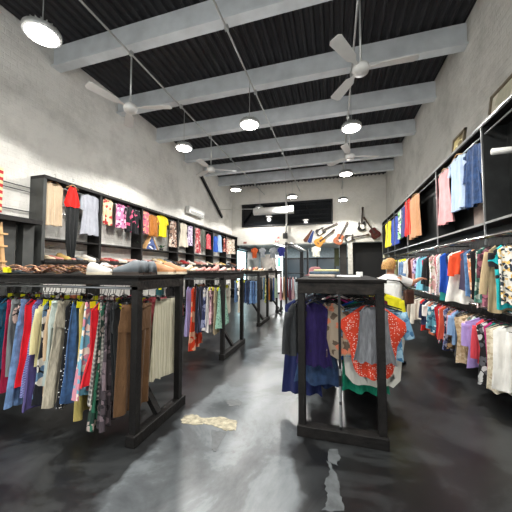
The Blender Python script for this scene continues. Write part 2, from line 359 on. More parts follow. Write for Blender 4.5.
# ---------------------------------------------------------------- back room
w2 = struct('window_2', MB().box(XL-.12, XL-.1, 14.75, 17.1, .9, 2.75), emit('daylit_pane', 'c9eef4', 2.5))
fr = MB().box(XL-.12, XL+.04, 14.7, 17.15, 2.72, 2.82).box(XL-.12, XL+.04, 14.7, 17.15, .84, .92)
for y in (14.75, 17.1): fr.box(XL-.12, XL+.01, y-.03, y+.03, .9, 2.75)
fr.obj('window_frame', M['blackm'], w2)
MB().bar((-5.3, 14.5, 2.85), (-5.3, 20.0, 2.85), .14, .18).box(-5.32, -5.28, 15, 15.04, 2.9, 3.12).box(-5.32, -5.28, 18, 18.04, 2.9, 3.12).obj('overhead_rail', M['blackm'], label='black overhead rail above the bright side window', cat='rail')
w3 = struct('window_3', MB().box(-3.6, 1.2, YE-.05, YE-.02, .9, 2.35), M['glass2'])
fr = MB().box(-3.7, 1.3, YE-.09, YE, 2.3, 2.42).box(-3.7, 1.3, YE-.09, YE, .85, .95)
for k in range(5): x = -3.65+k*1.22; fr.box(x-.05, x+.05, YE-.09, YE, .9, 2.4)
fr.obj('window_frame', M['blackm'], w3)
MB().box(-4.65, -3.75, 17.0, 17.6, 0, 2.55).obj('pillar', plain('brown_grey_render', '6a625a', .7, 0, .35, 2), label='brown grey pillar behind the orange shirt in the back room', cat='pillar')
bn = thing('standing_banner', 'white banner with a green panel beside the brown pillar', 'banner', (-3.45, 17.2, 0))
MB().box(-.22, .22, 0, .03, .1, 2.5).obj('sheet', M['wtag'], bn); MB().box(-.1, .1, -.006, 0, 1.75, 2.35).obj('green_panel', plain('green_print', '2fa05c'), bn); MB().box(-.25, .25, -.12, .14, 0, .1).obj('base', M['blackm'], bn)
rt = thing('tube_light', 'lit white tube light on the back room ceiling', 'lamp', (.15, 15.7, 3.06), -.15)
MB().box(-.06, .06, -.9, .9, 0, .05).obj('housing', M['plasticw'], rt); MB().tube([(0, -.88, -.02), (0, .88, -.02)], .035, 10).obj('tube', emit('lit_tube', 'ffffff', 6), rt)
arealight('tube_glow', (0, 0, -.08), (0, 0, 0), .2, 1.6, 260).parent = rt
rt2 = copy_tree(rt); rt2.location = (-3.2, 16.2, 3.06); rt2['label'] = 'lit white tube light behind the grey and navy shirts'
# back door opening: black sheet stands in for the dark room behind
struct('door_1', MB().box(.86, XR, YB+.5, YB+.56, 0, 2.95), plain('black_backing', '0c0c0d', .8))
MB().box(.25, .6, 14.9, 15.2, 0, 2.9).obj('pillar', plain('dark_brown_column', '2a2622', .6, 0, .3, 4), label='dark brown column left of the cream door post', cat='pillar')
MB().box(-.02, .22, 14.9, 15.0, 1.75, 2.7).obj('hanging_coat', fabric('plain', '3c402c'), label='olive coat hanging left of the dark brown column', cat='coat')
# black steel frame in the aisle end
sf = thing('steel_frame', 'tall black steel frame at the far end of the aisle', 'frame', (0, 0, 0))
for (x, y, w_) in ((-1.64, 9.4, .035), (-1.62, 13.9, .08), (-1.2, 12.6, .04)): MB().box(x-w_, x+w_, y-w_, y+w_, 0, 2.5).obj('post', M['blackm'], sf)
MB().bar((-1.64, 9.4, 2.5), (-1.62, 13.9, 2.5), .08, .08).obj('top_beam', M['blackm'], sf); MB().bar((-1.5, 9.4, 2.52), (-1.4, 13.9, 2.52), .04, .06).obj('top_beam', M['alu'], sf)
MB().bar((-1.64, 9.4, 2.46), (-1.3, 9.4, 2.46), .04, .04).obj('cross_bar', M['blackm'], sf)

# ---------------------------------------------------------------- hangers and garments
def hanger_meshes(matn, kind, W=.38):
    hk = MB().tube([(.0, 0, -.115), (0, 0, -.045), (.022, 0, -.03), (.026, 0, -.005), (.016, 0, .017), (0, 0, .022), (-.016, 0, .017), (-.022, 0, .0)], .0035 if kind != 'w' else .0025, 5)
    bd = MB()
    if kind == 'clip':
        bd.tube([(-W/2+.03, 0, -.12), (W/2-.03, 0, -.12)], .005, 6)
        for s in (-1, 1): bd.box(s*(W/2-.05)-.018, s*(W/2-.05)+.018, -.012, .012, -.155, -.11)
    else:
        bd.tube([(-W/2, 0, -.185), (-W/4, 0, -.145), (-.03, 0, -.118), (0, 0, -.112), (.03, 0, -.118), (W/4, 0, -.145), (W/2, 0, -.185)], [.006, .009, .009, .009, .009, .009, .006], 6)
        bd.tube([(-W/2+.02, 0, -.187), (W/2-.02, 0, -.187)], .004, 5)
    return hk.mesh('hook', M['plasticb'] if matn is M['plasticb'] else M['chrome'], True), bd.mesh('hanger', matn, True)
HG = {(k, c): hanger_meshes(M[m], k) for k in ('clip', 'arms') for c, m in (('b', 'plasticb'), ('w', 'hwood'), ('p', 'plasticw'))}
tagm = MB().box(-.024, .024, -.002, .002, -.075, 0).mesh('price_tag', M['tag']); wtm = MB().box(-.018, .018, -.002, .002, -.06, 0).mesh('price_tag', M['wtag'])

def gbody(prof, th, folds, amp, R, z0=0, n=22, cx=None, sway=0, neck=0):
    """prof: list of (z, halfwidth); closed cross-sections, rippled by folds"""
    n = int(n*1.6); ph3 = R.uniform(0, 6.28); dia = R.uniform(-2.5, 2.5); ph = R.uniform(0, 6.28); ph2 = R.uniform(0, 6.28); L_ = prof[0][0]-prof[-1][0]; rings = []
    for (z, hw) in prof:
        t = (prof[0][0]-z)/max(.01, L_); a_ = amp*(.12+.88*t**.8); ring = []
        for j in range(n):
            an = 2*PI*j/n; cx_ = math.cos(an); x = hw*cx_
            y = (th*(.55+.45*t))*math.sin(an)*(1+.25*math.sin(3*an+ph)) + a_*math.sin(folds*cx_*1.3+ph+.8*t)+.45*a_*math.sin(2.3*folds*cx_+ph2+dia*t)+.0045*math.sin(9*cx_+7*t*dia+ph3)
            x += sway*t*t + (cx(t) if cx else 0)
            zz = z + (.012*math.sin(folds*cx_+ph2) if t > .9 else 0)
            if neck and z == prof[0][0]: zz -= (neck if math.sin(an) < 0 else .012)*max(0, 1-(cx_)**2)
            ring.append((x, y, zz))
        rings.append(ring)
    return rings
def lerp_prof(keys, n=10):
    out = []
    z0, z1 = keys[0][0], keys[-1][0]
    zs = sorted(set([k[0] for k in keys]+[z0+(z1-z0)*i/n for i in range(n+1)]), reverse=True)
    for z in zs:
        for (a, b) in zip(keys, keys[1:]):
            if b[0] <= z <= a[0]:
                f = (a[0]-z)/max(1e-6, a[0]-b[0]); out.append((z, a[1]+(b[1]-a[1])*f)); break
    return out
def sleeve(side, sw, ln, wdt, R, ang=.28, th=.022):
    x0 = side*(sw-.015); rings = []
    n = 12; steps = 6
    for i in range(steps+1):
        t = i/steps; cx_ = x0+side*math.sin(ang)*ln*t+side*.01; cz = -.215-math.cos(ang)*ln*t; hw = wdt*(1-.22*t)
        rings.append([(cx_+hw*math.cos(2*PI*j/n)*math.cos(ang), th*math.sin(2*PI*j/n)+.008*math.sin(5*t+side), cz+hw*math.cos(2*PI*j/n)*math.sin(ang)*side*1.0) for j in range(n)])
    return rings
KW = dict(trousers=.2, skirt=.17, dress=.21, blouse=.23, shirt=.23, cardigan=.24, jacket=.25, tank_top=.18, shorts=.2, t_shirt=.23, jumpsuit=.19, tunic=.22, jeans=.2)
GN = [0]
def garment(kind, mat, loc, rz, Ln, label, group, W=None, hang='b', ptag=None, flare=1.0, cat=None, folds=None, amp=.028, sleeves=None, mat2=None, split=None, wob=True, seed=None, sang=.1, lean=0, outline=None):
    """a garment on its hanger; loc = rail point, rz turns its width axis (local x)"""
    GN[0] += 1; R = random.Random(GN[0] if seed is None else seed)
    hw = (W/2 if W else KW[kind]); folds = folds or R.uniform(5, 8)
    t = thing(kind, label, cat or kind.replace('_', ' '), loc, rz, group)
    clip = kind in ('trousers', 'skirt', 'shorts', 'jeans')
    hk, hb = HG[('clip' if clip else 'arms', hang)]
    ho = link('hanger', hb, t); ho.scale = (max(.4, (hw*1.55 if not clip else hw*1.7)/.38),)*1+(1, 1); link('hook', hk, ho)
    if hang == 'w': ho.location.z = .02
    sw = R.uniform(-.02, .02) if wob else 0
    if clip:
        zt = -.135; zb = -.135-Ln
        if kind in ('skirt',):
            pr_ = lerp_prof([(zt, hw*.82), (zt-.06, hw*.88), (zb, hw*.95*flare*1.15)], 9)
            b = MB().rings(gbody(pr_, .028, folds*1.3, amp*1.3, R, sway=sw, n=30), True, False); b.obj('fabric', mat, t, True)
        else:
            cr_ = zt-min(.26, Ln*.45)
            b = MB().rings(gbody(lerp_prof([(zt, hw*.9), (cr_, hw*1.0)], 4), .03, 4, .006, R), True, False)
            for s in (-1, 1):
                lw = hw*.5
                keys = [(cr_+.03, lw*1.0), (zb, lw*.9*flare)]
                rg = gbody(lerp_prof(keys, 7), .026, 3, amp*.7, R, cx=lambda tt, s=s: s*lw*(1.0-.08*tt), sway=sw); b.rings(rg)
            b.obj('fabric', mat, t, True)
            MB().rings(gbody([(zt+.003, hw*.905), (zt-.035, hw*.925)], .034, 4, .004, R), False, False).obj('waistband', mat, t, True)
    else:
        nz, sz = -.125, -.19
        nk = .075
        sh = hw if kind != 'tank_top' else hw*.82
        if kind in ('dress', 'tunic'):
            keys = [(nz, nk), (sz, sh*.86), (sz-.04, sh*.88), (sz-.3, hw*.78), (sz-Ln, hw*1.0*flare)]
        elif kind == 'jumpsuit':
            keys = [(nz, .05), (sz, sh*.5), (sz-.3, hw*.95), (sz-.36, hw*.8), (sz-.5, hw*.85), (sz-Ln*.8, hw*.6), (sz-Ln, hw*.28*flare)]
        else:
            keys = [(nz, nk), (sz, sh*.9), (sz-.05, sh*.88), (sz-Ln*.6, hw*.86), (sz-Ln, hw*.9*flare)]
        if outline: keys = [(nz, nk)]+[(sz-a_, b_) for a_, b_ in outline]
        pr_ = lerp_prof(keys, 10)
        if split:
            zs = sz-split; up_ = [p for p in pr_ if p[0] >= zs]+[(zs-.01, [q for q in pr_ if q[0] < zs][0][1])]; lo = [(zs, up_[-1][1]*.97)]+[p for p in pr_ if p[0] < zs]
            MB().rings(gbody(up_, .028, folds, amp*.6, R, neck=.05), False, False).obj('bodice', mat, t, True)
            MB().rings(gbody(lo, .03, folds*1.3, amp, R, n=30), True, False).obj('lower_half', mat2, t, True)
        else:
            MB().rings(gbody(pr_, .03, folds, amp, R, sway=sw, n=28, neck=R.uniform(.03, .09)), False, False).obj('fabric', mat, t, True)
        sl = sleeves if sleeves is not None else {'shirt': R.choice((0, .22, .45)), 't_shirt': .18, 'blouse': R.choice((0, 0, .16, .3, .42)), 'cardigan': .5, 'jacket': .52}.get(kind, 0)
        if sl:
            for s in (-1, 1): MB().rings(sleeve(s, sh*.86, sl, (.062 if sl < .3 else .055), R, ang=sang if sl < .3 else .12), True, False).obj('sleeve', mat, t, True)
    t.rotation_euler = (0, 0, rz)
    if lean: t.rotation_euler = (Matrix.Rotation(rz, 3, 'Z') @ Matrix.Rotation(lean, 3, 'Y')).to_euler()
    if ptag:
        o = link('price_tag', tagm if ptag == 'y' else wtm, t)
        o.location = (-hw*.55 if ptag == 'y' else .03, -.045, -.13); o.rotation_euler = (0, R.uniform(-.2, .2), R.uniform(-.7, .1))
        if ptag == 'y': o.scale = (1.15, 1, .85)
    return t

LABELS = set()
def row(items, place, rz, rail, group, jitter=.12, W=None, leanb=0, fl=None):
    """items: (u, colour, pattern word, kind, (pattern, colours...), bottom z or length, tag). Label names the neighbour."""
    R = random.Random(len(items)*13+1)
    for i, it in enumerate(items):
        u, colr, pw, kind, fb, Ln, tg = it[:7]; kw = dict(it[7]) if len(it) > 7 else {}
        noun = kw.pop('noun', kind.replace('_', ' ').replace('t shirt', 'T-shirt'))
        desc = ' '.join(x for x in (colr, pw, noun) if x)
        nb = items[i-1] if i else items[1]
        nbn = (nb[7].get('noun') if len(nb) > 7 and nb[7].get('noun') else nb[3].replace('_', ' ').replace('t shirt', 'T-shirt'))
        lab = '%s %s %s %s on %s' % (desc, 'right of' if i else 'left of', nb[1], nbn, rail)
        lab = lab.replace('on on', 'on')
        assert lab not in LABELS, lab
        if len(lab.split()) > 16: print('LONG', lab)
        LABELS.add(lab)
        p = place(u); kw.setdefault('W', W)
        rzz = kw.pop('rz', rz + R.uniform(-jitter, jitter))
        if fl: kw.setdefault('flare', R.uniform(1.0, fl))
        kw.setdefault('lean', R.uniform(-.07, .07) + (leanb if u < 105 else 0))
        garment(kind, fabric(*fb) if isinstance(fb, tuple) else fb, p, rzz, Ln, lab, group, ptag=tg, **kw)

# ---------------------------------------------------------------- the timber racks in the floor
def rack(name, label, loc, rz, Ln, Wd, braces=True, base='foot', H=1.54, railz=1.41, rin=.13):
    """end frame at local x=0, rack runs towards local -x"""
    t = thing(name, label, 'clothes rack', loc, rz, 'black timber clothes racks'); h = Wd/2; pw = .07
    for e in (0, -Ln):
        for s in (-1, 1): MB().box(e-pw if e == 0 else e, e if e == 0 else e+pw, s*h-(pw if s > 0 else 0), s*h+(pw if s < 0 else 0), .0, H-.1).obj('post', M['wood'], t, bevel=.004)
        x0, x1 = (-pw, .0) if e == 0 else (e, e+pw)
        MB().box(x0-.005, x1+.005, -h-.0, h, H-.14, H-.03).obj('end_beam', M['woodb'], t, bevel=.005)
        if base == 'foot': MB().box(x0-.01, x1+.02, -h-.03, h+.05, .0, .1).obj('foot', M['wood'], t, bevel=.004)
        else: MB().box(x0-.01, x1+.03, -h-.01, h+.01, .0, .1).obj('base_beam', M['wood'], t, bevel=.004)
        if braces:
            sg = -1 if e == 0 else 1
            MB().bar((e+(-.045 if e == 0 else .045), .0, .1), (e+sg*.5, .0, .75), .07, .05).obj('brace', M['wood'], t)
    if braces: MB().box(-Ln+.45, -.45, -.035, .035, .72, .8).obj('middle_beam', M['wood'], t)
    MB().box(-Ln-.02, .02, -h-.02, h+.02, H-.03, H).obj('top_board', M['tops'], t, bevel=.004)
    for s in (-1, 1): MB().box(-Ln+pw, -pw, s*h-(.035 if s > 0 else 0), s*h+(.035 if s < 0 else 0), H-.09, H-.03).obj('side_rail', M['wood'], t)
    for s in (-1, 1): MB().tube([(-Ln+pw, s*(h-rin), railz), (-pw, s*(h-rin), railz)], .014, 10).obj('hanging_rail', M['steel'], t, True)
    return t
R1 = rack('clothes_rack', 'black timber clothes rack nearest on the left, topped with belts and shoes', (-1.75, 2.49, 0), 0, 2.9, .78)
R2 = rack('clothes_rack', 'black timber clothes rack second on the left with patterned skirts and dresses', (-1.9, 5.02, 0), 0, 2.9, 1.1)
R3 = rack('clothes_rack', 'black timber clothes rack third on the left, filled with blue jeans', (-2.03, 7.85, 0), 0, 2.9, 1.1)
R4 = rack('clothes_rack', 'black timber clothes rack fourth on the left, behind the jeans rack', (-2.03, 10.2, 0), 0, 2.6, .9)
R5 = rack('clothes_rack', 'black timber clothes rack in the centre with navy dresses and dotted blouse', (.035, 2.7, 0), -PI/2, 2.6, .79, braces=False, base='beam', H=1.5, railz=1.38, rin=.08)
MB().box(-.045, -.005, -.012, .012, .1, 1.36).obj('slim_upright', M['blackm'], R5)
for z0, z1 in ((.13, .33), (.36, .5), (.6, .66)): MB().box(-.006, -.003, -.012, .006, z0, z1).obj('silver_strip', M['steel'], R5)  # silver strips along the slim upright

# front rail of the nearest left rack (u positions of the hook)
y1 = 2.24
pl1 = lambda u: Vector((min(-1.86, at(u+(5 if u < 105 else 1), 286, 1, y1).x), y1, 1.395))
T = 'y'
items = [
 (-6, 'dark grey', 'checked', 'dress', ('plaid', '2a2a30', '50505a', '77777c'), .9, None),
 (1, 'navy', '', 'dress', ('plain', '16355e'), 1.0, None),
 (8, 'teal blue', '', 'shirt', ('plain', '17607e'), .72, None),
 (15, 'crimson', '', 'trousers', ('plain', 'a31c42'), .98, T),
 (21, 'mid grey', '', 'trousers', ('plain', '7c8082'), .82, None),
 (26, 'black and pink', 'lace', 'blouse', ('floral', '2c2a2a', 'a98f86', 'd0b3a8', 1.6), .78, None),
 (31, 'light blue', '', 'jeans', ('denim', '6f8fbb'), 1.08, None),
 (34, 'bright red', '', 'dress', ('plain', 'e5182a'), .84, None),
 (39, 'lilac blue', 'checked', 'dress', ('plaid', '6d70a8', '8f94c6', '4c4f88', 3), .9, T),
 (44, 'purple', '', 'trousers', ('plain', '534a80'), 1.08, T),
 (47, 'pale yellow', '', 'shirt', ('plain', 'd9cf9c'), .62, T),
 (50, 'black and white', 'printed', 'dress', ('floral', '22252e', '5e7fa0', 'e0dcd2', .8), .98, T),
 (55, 'beige', '', 'cardigan', ('plain', 'c5a888'), .9, T, dict(sleeves=.5)),
 (60, 'pale mint', '', 'trousers', ('plain', 'b9c6c0'), .84, None),
 (66, 'stone', 'linen', 'trousers', ('knit', 'b3ab98'), 1.0, None, dict(flare=1.1)),
 (72, 'black', 'dotted', 'dress', ('dots', '17171a', 'e8e8e8', None, 1.3), .96, T),
 (76, 'denim blue', '', 'skirt', ('denim', '3f6190'), .96, T),
 (83, 'mustard', '', 'dress', ('plain', 'c3b067'), 1.06, T, dict(flare=1.25)),
 (90, 'sky blue', 'floral', 'skirt', ('floral', '6fa9c0', 'd58c9e', 'f0e6d8'), .88, T),
 (99, 'scarlet', 'satin', 'blouse', ('satin', 'd81e2c'), .68, T, dict(flare=1.6, sleeves=0, W=.42)),
 (103, 'grey', 'tartan', 'skirt', ('plaid', '3a3b3c', '8e8c86', 'b9b6ad', 1.8), .9, None),
 (109, 'dark green', 'floral', 'dress', ('floral', '1c3a30', '2f6a52', 'b9a9a0', 1), 1.08, None),
 (114, 'grey', 'printed', 'skirt', ('floral', '4a4146', '7a6a70', '2a262a', 1.2), 1.14, None),
 (119, 'black', '', 'trousers', ('plain', '202224'), .92, T),
 (122, 'charcoal', '', 'trousers', ('plain', '292b2c'), .9, None),
 (131, 'brown', '', 'trousers', ('plain', '5e4630'), 1.0, T, dict(rz=PI/2+.45, W=.27, flare=.95)),
 (139, 'dark brown', '', 'trousers', ('plain', '5c4128'), .98, None, dict(rz=PI/2-.12, W=.4, flare=1.0)),
]
row(items, pl1, PI/2+.28, 'the nearest left rack', 'clothes on the front rail of the nearest left rack', W=.34, leanb=.05, fl=1.3)
y2 = 2.75
pl2 = lambda u: Vector((min(-1.86, at(u, 286, 1, y2).x), y2, 1.395))
items = [
 (20, 'olive', '', 'jacket', ('plain', '565b3c'), .6, T), (32, 'burgundy', '', 'blouse', ('plain', '6a1f33'), .6, T), (46, 'grey', '', 'skirt', ('plain', '6c6c6e'), .7, T),
 (60, 'white', '', 'shirt', ('plain', 'd8d6d0'), .6, T), (74, 'rust', '', 'skirt', ('plain', '94502e'), .7, T), (88, 'black', '', 'dress', ('plain', '1b1b1d'), .8, T),
 (102, 'pink', 'floral', 'dress', ('floral', 'c98d95', 'e8d8cc', 'a04a5c'), .8, T), (114, 'white', 'dotted', 'blouse', ('dots', 'e0ded8', '333333'), .6, None), (124, 'crimson', '', 'blouse', ('plain', 'b0203c'), .6, T),
 (134, 'navy', '', 'skirt', ('plain', '1d2440'), .75, None), (142, 'black', '', 'skirt', ('plain', '17171a'), .95, None), (149, 'crimson', '', 'skirt', ('plain', 'a81d3a'), .75, T), (156, 'coral pink', '', 'trousers', ('knit', 'c4545f'), .78, None, dict(W=.42)),
 (168, 'cream', 'pleated', 'skirt', ('stripe', 'c9c4ae', 'b3ad95', None, 1.6), .86, None, dict(W=.48, folds=12, amp=.02, rz=PI/2-.1)),
]
row(items, pl2, PI/2-.15, 'back rail of nearest left rack', 'clothes on the back rail of the nearest left rack', W=.4)
# second rack
y3 = 4.62
pl3 = lambda u: Vector((at(u, 284, 1, y3).x, y3, 1.395))
items = [
 (160, 'teal', '', 'dress', ('plain', '2c6a70'), .9, T), (170, 'black', '', 'dress', ('plain', '1a1a1c'), .9, None), (180, 'coral', '', 'blouse', ('plain', 'd86a60'), .5, T),
 (190, 'lilac', '', 'dress', ('plain', '9a92c2'), .85, None), (195, 'orange red', 'printed', 'dress', ('floral', 'd8401e', 'd8401e', 'e8b090', .6), 1.08, None, dict(flare=1.5)),
 (199, 'dark navy', '', 'trousers', ('plain', '1e2130'), .8, None), (203, 'black', 'striped', 'skirt', ('stripe', '1c1e2a', '3c4058'), .8, None),
 (207, 'navy', 'floral', 'dress', ('floral', '2b3358', 'd8d4d0', '8a90b0', .8), .72, None), (210, 'white', 'striped', 'blouse', ('stripe', 'dcd8d0', '8a8a92'), .75, T),
 (213, 'pink', 'floral', 'dress', ('floral', 'b8909c', '3a2c38', 'd8b8bc', 1), .6, T), (217, 'beige', '', 'trousers', ('plain', 'a39478'), .82, T),
 (222, 'sage', 'patterned', 'skirt', ('dots', '8fb8a4', '3d6a58', None, .8), .7, None, dict(flare=1.3, W=.44)),
]
row(items, pl3, PI/2+.2, 'the second left rack', 'clothes on the second left rack', W=.4)
y4 = 5.42
pl4 = lambda u: Vector((at(u, 283, 1, y4).x, y4, 1.395))
items = [(200, 'rust', '', 'skirt', ('plain', '8a4a2c'), .6, T), (208, 'black', 'floral', 'dress', ('floral', '1e2220', '8a3a3a', '48604c'), .7, None), (216, 'dark green', 'floral', 'skirt', ('floral', '243a2a', '7a3a2a', '4a604a'), .62, None), (222, 'cream', '', 'jeans', ('plain', 'cfc8b8'), .64, T), (227, 'ivory', '', 'trousers', ('plain', 'd0cab8'), .6, T)]
row(items, pl4, PI/2-.1, 'back rail of second rack', 'clothes on the back rail of the second left rack', W=.4)
# third rack: jeans
y5 = 7.45
pl5 = lambda u: Vector((at(u, 281, 1, y5).x, y5, 1.395))
items = [(236, 'faded blue', '', 'jeans', ('denim', '5a7ba6'), .62, T), (240, 'cream', '', 'jeans', ('plain', 'cdc6b4'), .9, T), (243.5, 'navy', '', 'jeans', ('denim', '2a3c62'), .62, T), (246.5, 'indigo', '', 'jeans', ('denim', '34507e'), .62, None), (249.5, 'dark navy', '', 'jeans', ('denim', '1d2a48'), .66, None), (252, 'light blue', '', 'jeans', ('denim', '6a8cb6'), .62, None), (254.5, 'mid blue', '', 'jeans', ('denim', '4c6d9a'), .62, None), (257, 'washed blue', '', 'jeans', ('denim', '7393b8'), .6, None)]
row(items, pl5, PI/2+.15, 'the third left rack', 'jeans on the third left rack', W=.4)
y6 = 9.85
pl6 = lambda u: Vector((at(u, 279, 1, y6).x, y6, 1.395))
items = [(261, 'dark grey', '', 'trousers', ('plain', '3a3d44'), .8, None), (264, 'steel blue', '', 'jeans', ('denim', '5d7f9a'), .8, None), (266, 'lime', 'printed', 'dress', ('floral', 'b8b860', '4c6a3c', 'e0d8b0'), .85, None), (268.5, 'orange', '', 'skirt', ('plain', 'd98628'), .8, None), (271, 'black', '', 'dress', ('plain', '1b1c20'), .8, None), (273.5, 'deep blue', '', 'jeans', ('denim', '2c4a78'), .8, None), (276, 'pale green', '', 'skirt', ('plain', '8fa890'), .7, None)]
row(items, pl6, PI/2+.15, 'the fourth left rack', 'clothes on the fourth left rack', W=.4)
# free-standing rail at the end of the aisle
er = thing('garment_rail', 'slim black garment rail at the end of the aisle, with pink and red clothes', 'clothes rail', (0, 0, 0))
for x in (-1.9, -1.05): MB().tube([(x, 9.7, .05), (x, 9.7, 1.46)], .02, 8).obj('post', M['blackm'], er, True); MB().box(x-.03, x+.03, 9.45, 9.95, 0, .05).obj('foot', M['blackm'], er)
MB().tube([(-1.9, 9.7, 1.45), (-1.05, 9.7, 1.45)], .016, 8).obj('hanging_rail', M['blackm'], er, True)
pl7 = lambda u: Vector((at(u, 276, 1, 9.7).x, 9.7, 1.44))
items = [(281, 'dusty pink', '', 'blouse', ('plain', 'b8848a'), .75, None), (284, 'tan', '', 'dress', ('plain', '9a7f60'), .75, None), (287, 'red', '', 'blouse', ('plain', 'a8343a'), .65, None), (290, 'plum', '', 'dress', ('plain', '5a3046'), .75, None), (293, 'pale pink', '', 'dress', ('plain', 'c09a9c'), .7, None), (296, 'pale grey', '', 'cardigan', ('plain', '9aa4a6'), .7, None)]
row(items, pl7, PI/2+.15, 'the slim aisle rail', 'clothes on the slim rail at the end of the aisle', W=.4)

# central rack
XLr, XRr = -.235, .335
G5 = 'clothes on the central rack'
def hang5(kind, side, y, Ln, lab, fb, dx=0, **k):
    k.setdefault('wob', False)
    return garment(kind, fabric(*fb), Vector(((XLr if side < 0 else XRr)+dx, y, 1.365)), k.pop('rz', 0), Ln, lab, G5, **k)
hang5('cardigan', -1, 2.9, .46, 'charcoal grey knitted cardigan hanging outermost on the left of the central rack', ('knit', '2e3032'), dx=-.14, W=.3, sleeves=.42, rz=.75)
hang5('dress', -1, 2.98, .6, 'dark purple ruched short dress at the front left of the central rack', ('knit', '23164c'), dx=.01, W=.34, amp=.014, folds=11, flare=1.15)
hang5('dress', -1, 3.08, .82, 'denim blue flared dress below the purple one on the central rack', ('denim', '2c4264'), dx=.04, W=.36, flare=1.45)
hang5('dress', -1, 3.2, 1.0, 'navy blue long dress with its hem lowest on the central rack', ('plain', '161f4c'), dx=-.15, W=.44, flare=1.05)
hang5('dress', -1, 3.3, .93, 'dark navy dress behind the denim one on the central rack', ('plain', '18274a'), dx=.03, W=.4, flare=1.2)
hang5('cardigan', -1, 3.03, .5, 'beige and coral printed cardigan behind the purple dress', ('floral', 'b0a08c', 'e08868', '6a5a4c', 1), dx=.2, W=.3, sleeves=.45)
hang5('blouse', -1, 3.4, .5, 'black printed blouse with white marks inside the central rack', ('floral', '1f1d1f', 'dcd8d4', '38343a', 1), dx=.2, W=.44, sleeves=.4)
hang5('jacket', -1, 3.5, .5, 'hot pink collared jacket deep inside the central rack', ('plain', 'e8389a'), dx=.27, W=.46)
hang5('shirt', -1, 3.9, .6, 'white and pink shirt left of the slim upright of the central rack', ('floral', 'e2dcd8', 'd48a9c', 'f0eae4', 1), dx=.25, W=.48, sleeves=.5)
hang5('dress', -1, 4.2, .7, 'teal printed dress at the far left of the central rack', ('floral', '3a7f90', '1d3f54', 'a0c0c8', 1), dx=.0, W=.46)
hang5('dress', -1, 4.5, .9, 'black dress furthest back on the central rack left rail', ('plain', '1c1c20'), dx=.0, W=.46)
hang5('tank_top', 1, 2.87, .48, 'mid grey draped top hanging in front on the central rack, behind its right post', ('knit', '7a7c80'), dx=.02, W=.35, folds=12, amp=.016, flare=1.25)
hang5('blouse', 1, 2.96, .66, 'orange red blouse with small white dots on the central rack', ('dots', 'd8442a', 'f2e2da', None, 1.5), dx=.02, W=.7, sleeves=0, folds=4, amp=.012, outline=[(0, .17), (.1, .3), (.18, .31), (.24, .27), (.34, .22), (.5, .205), (.62, .17), (.66, .13)])
hang5('blouse', 1, 3.05, .5, 'light blue printed blouse behind the orange dotted one', ('floral', '6f9cbc', '9fc4d8', '44749c', 1.2), dx=.03, W=.63, sleeves=.26, amp=.01, sang=.3)
hang5('shirt', 1, 3.14, .8, 'white loose shirt showing round the orange dotted blouse', ('plain', 'd8d6cc'), dx=.03, W=.76, sleeves=0, amp=.01, outline=[(0, .17), (.12, .33), (.2, .36), (.3, .32), (.5, .29), (.72, .27), (.8, .2)])
hang5('dress', 1, 3.24, .92, 'emerald green dress with hem below the white shirt', ('plain', '0d7a5e'), dx=-.04, W=.5)
hang5('shirt', 1, 3.32, .6, 'royal blue shirt at the left edge of the right hand clothes', ('plain', '1c4fb8'), dx=-.06, W=.52, sleeves=.3)
hang5('blouse', 1, 4.3, .5, 'yellow shirt on the central rack below the person', ('plain', 'e3da25'), dx=.3, W=.6, sleeves=.3, sang=.35)
hang5('jacket', 1, 3.55, .5, 'black patterned jacket with red trim inside the central rack', ('floral', '20262a', 'b84a4a', 'd8d4cc', 1), dx=-.05, W=.46)
hang5('cardigan', 1, 3.7, .5, 'red and white striped cardigan inside the central rack', ('hstripe', 'd8d0c8', 'c2384a'), dx=-.05, W=.48)
hang5('dress', 1, 3.9, .9, 'maroon dress peeping out right of the central rack', ('plain', '5c1528'), dx=.12, W=.46)
hang5('dress', 1, 4.2, .8, 'grey dress at the back of the central rack right rail', ('plain', '5c6468'), dx=.0, W=.46)

for k, (sd, y_, c, nm) in enumerate(((-1, 4.05, '22252e', 'slate'), (-1, 4.35, '1a1a1c', 'black'), (-1, 4.65, '2c2530', 'aubergine'), (-1, 4.8, '20262a', 'ink grey'), (1, 3.8, '1e1e20', 'jet black'), (1, 4.05, '24302c', 'bottle green'), (1, 4.4, '1c2030', 'midnight blue'), (1, 4.6, '2a1c1c', 'dark brown'), (1, 4.8, '1b1b1d', 'plain black'))):
    hang5('dress', sd, y_, 1.08, '%s long dress deep in the central rack on its %s rail' % (nm, 'left' if sd < 0 else 'right'), ('plain', c), W=.5)
# ---------------------------------------------------------------- right wall: dark display unit and two long rails
ru = thing('wall_display_unit', 'tall black display unit with open cubbies along the right wall', 'shelving', (0, 0, 0))
MB().box(2.38, 2.44, 1.6, 13.3, 0, 3.68).obj('back_panel', M['board'], ru)
MB().box(2.08, 2.42, 1.6, 13.3, 3.66, 3.72).obj('top_board', M['wood'], ru); MB().box(2.07, 2.08, 1.6, 13.3, 3.68, 3.71).obj('edge_strip', M['steel'], ru)
MB().box(2.08, 2.42, 1.6, 13.3, 2.24, 2.27).obj('shelf', M['board'], ru); MB().box(2.07, 2.08, 1.6, 13.3, 2.24, 2.27).obj('edge_strip', M['steel'], ru)
for y in (2.9, 4.62, 6.47, 8.9, 10.7, 12.0, 13.28): MB().box(2.09, 2.38, y-.012, y+.012, 2.27, 3.66).obj('upright', M['board'], ru); MB().box(2.07, 2.09, y-.011, y+.011, 1.95, 3.66).obj('upright_edge', M['steel'], ru)
MB().tube([(2.12, 1.6, 3.56), (2.12, 13.25, 3.56)], .012, 8).obj('hanging_rail', M['steel'], ru, True)
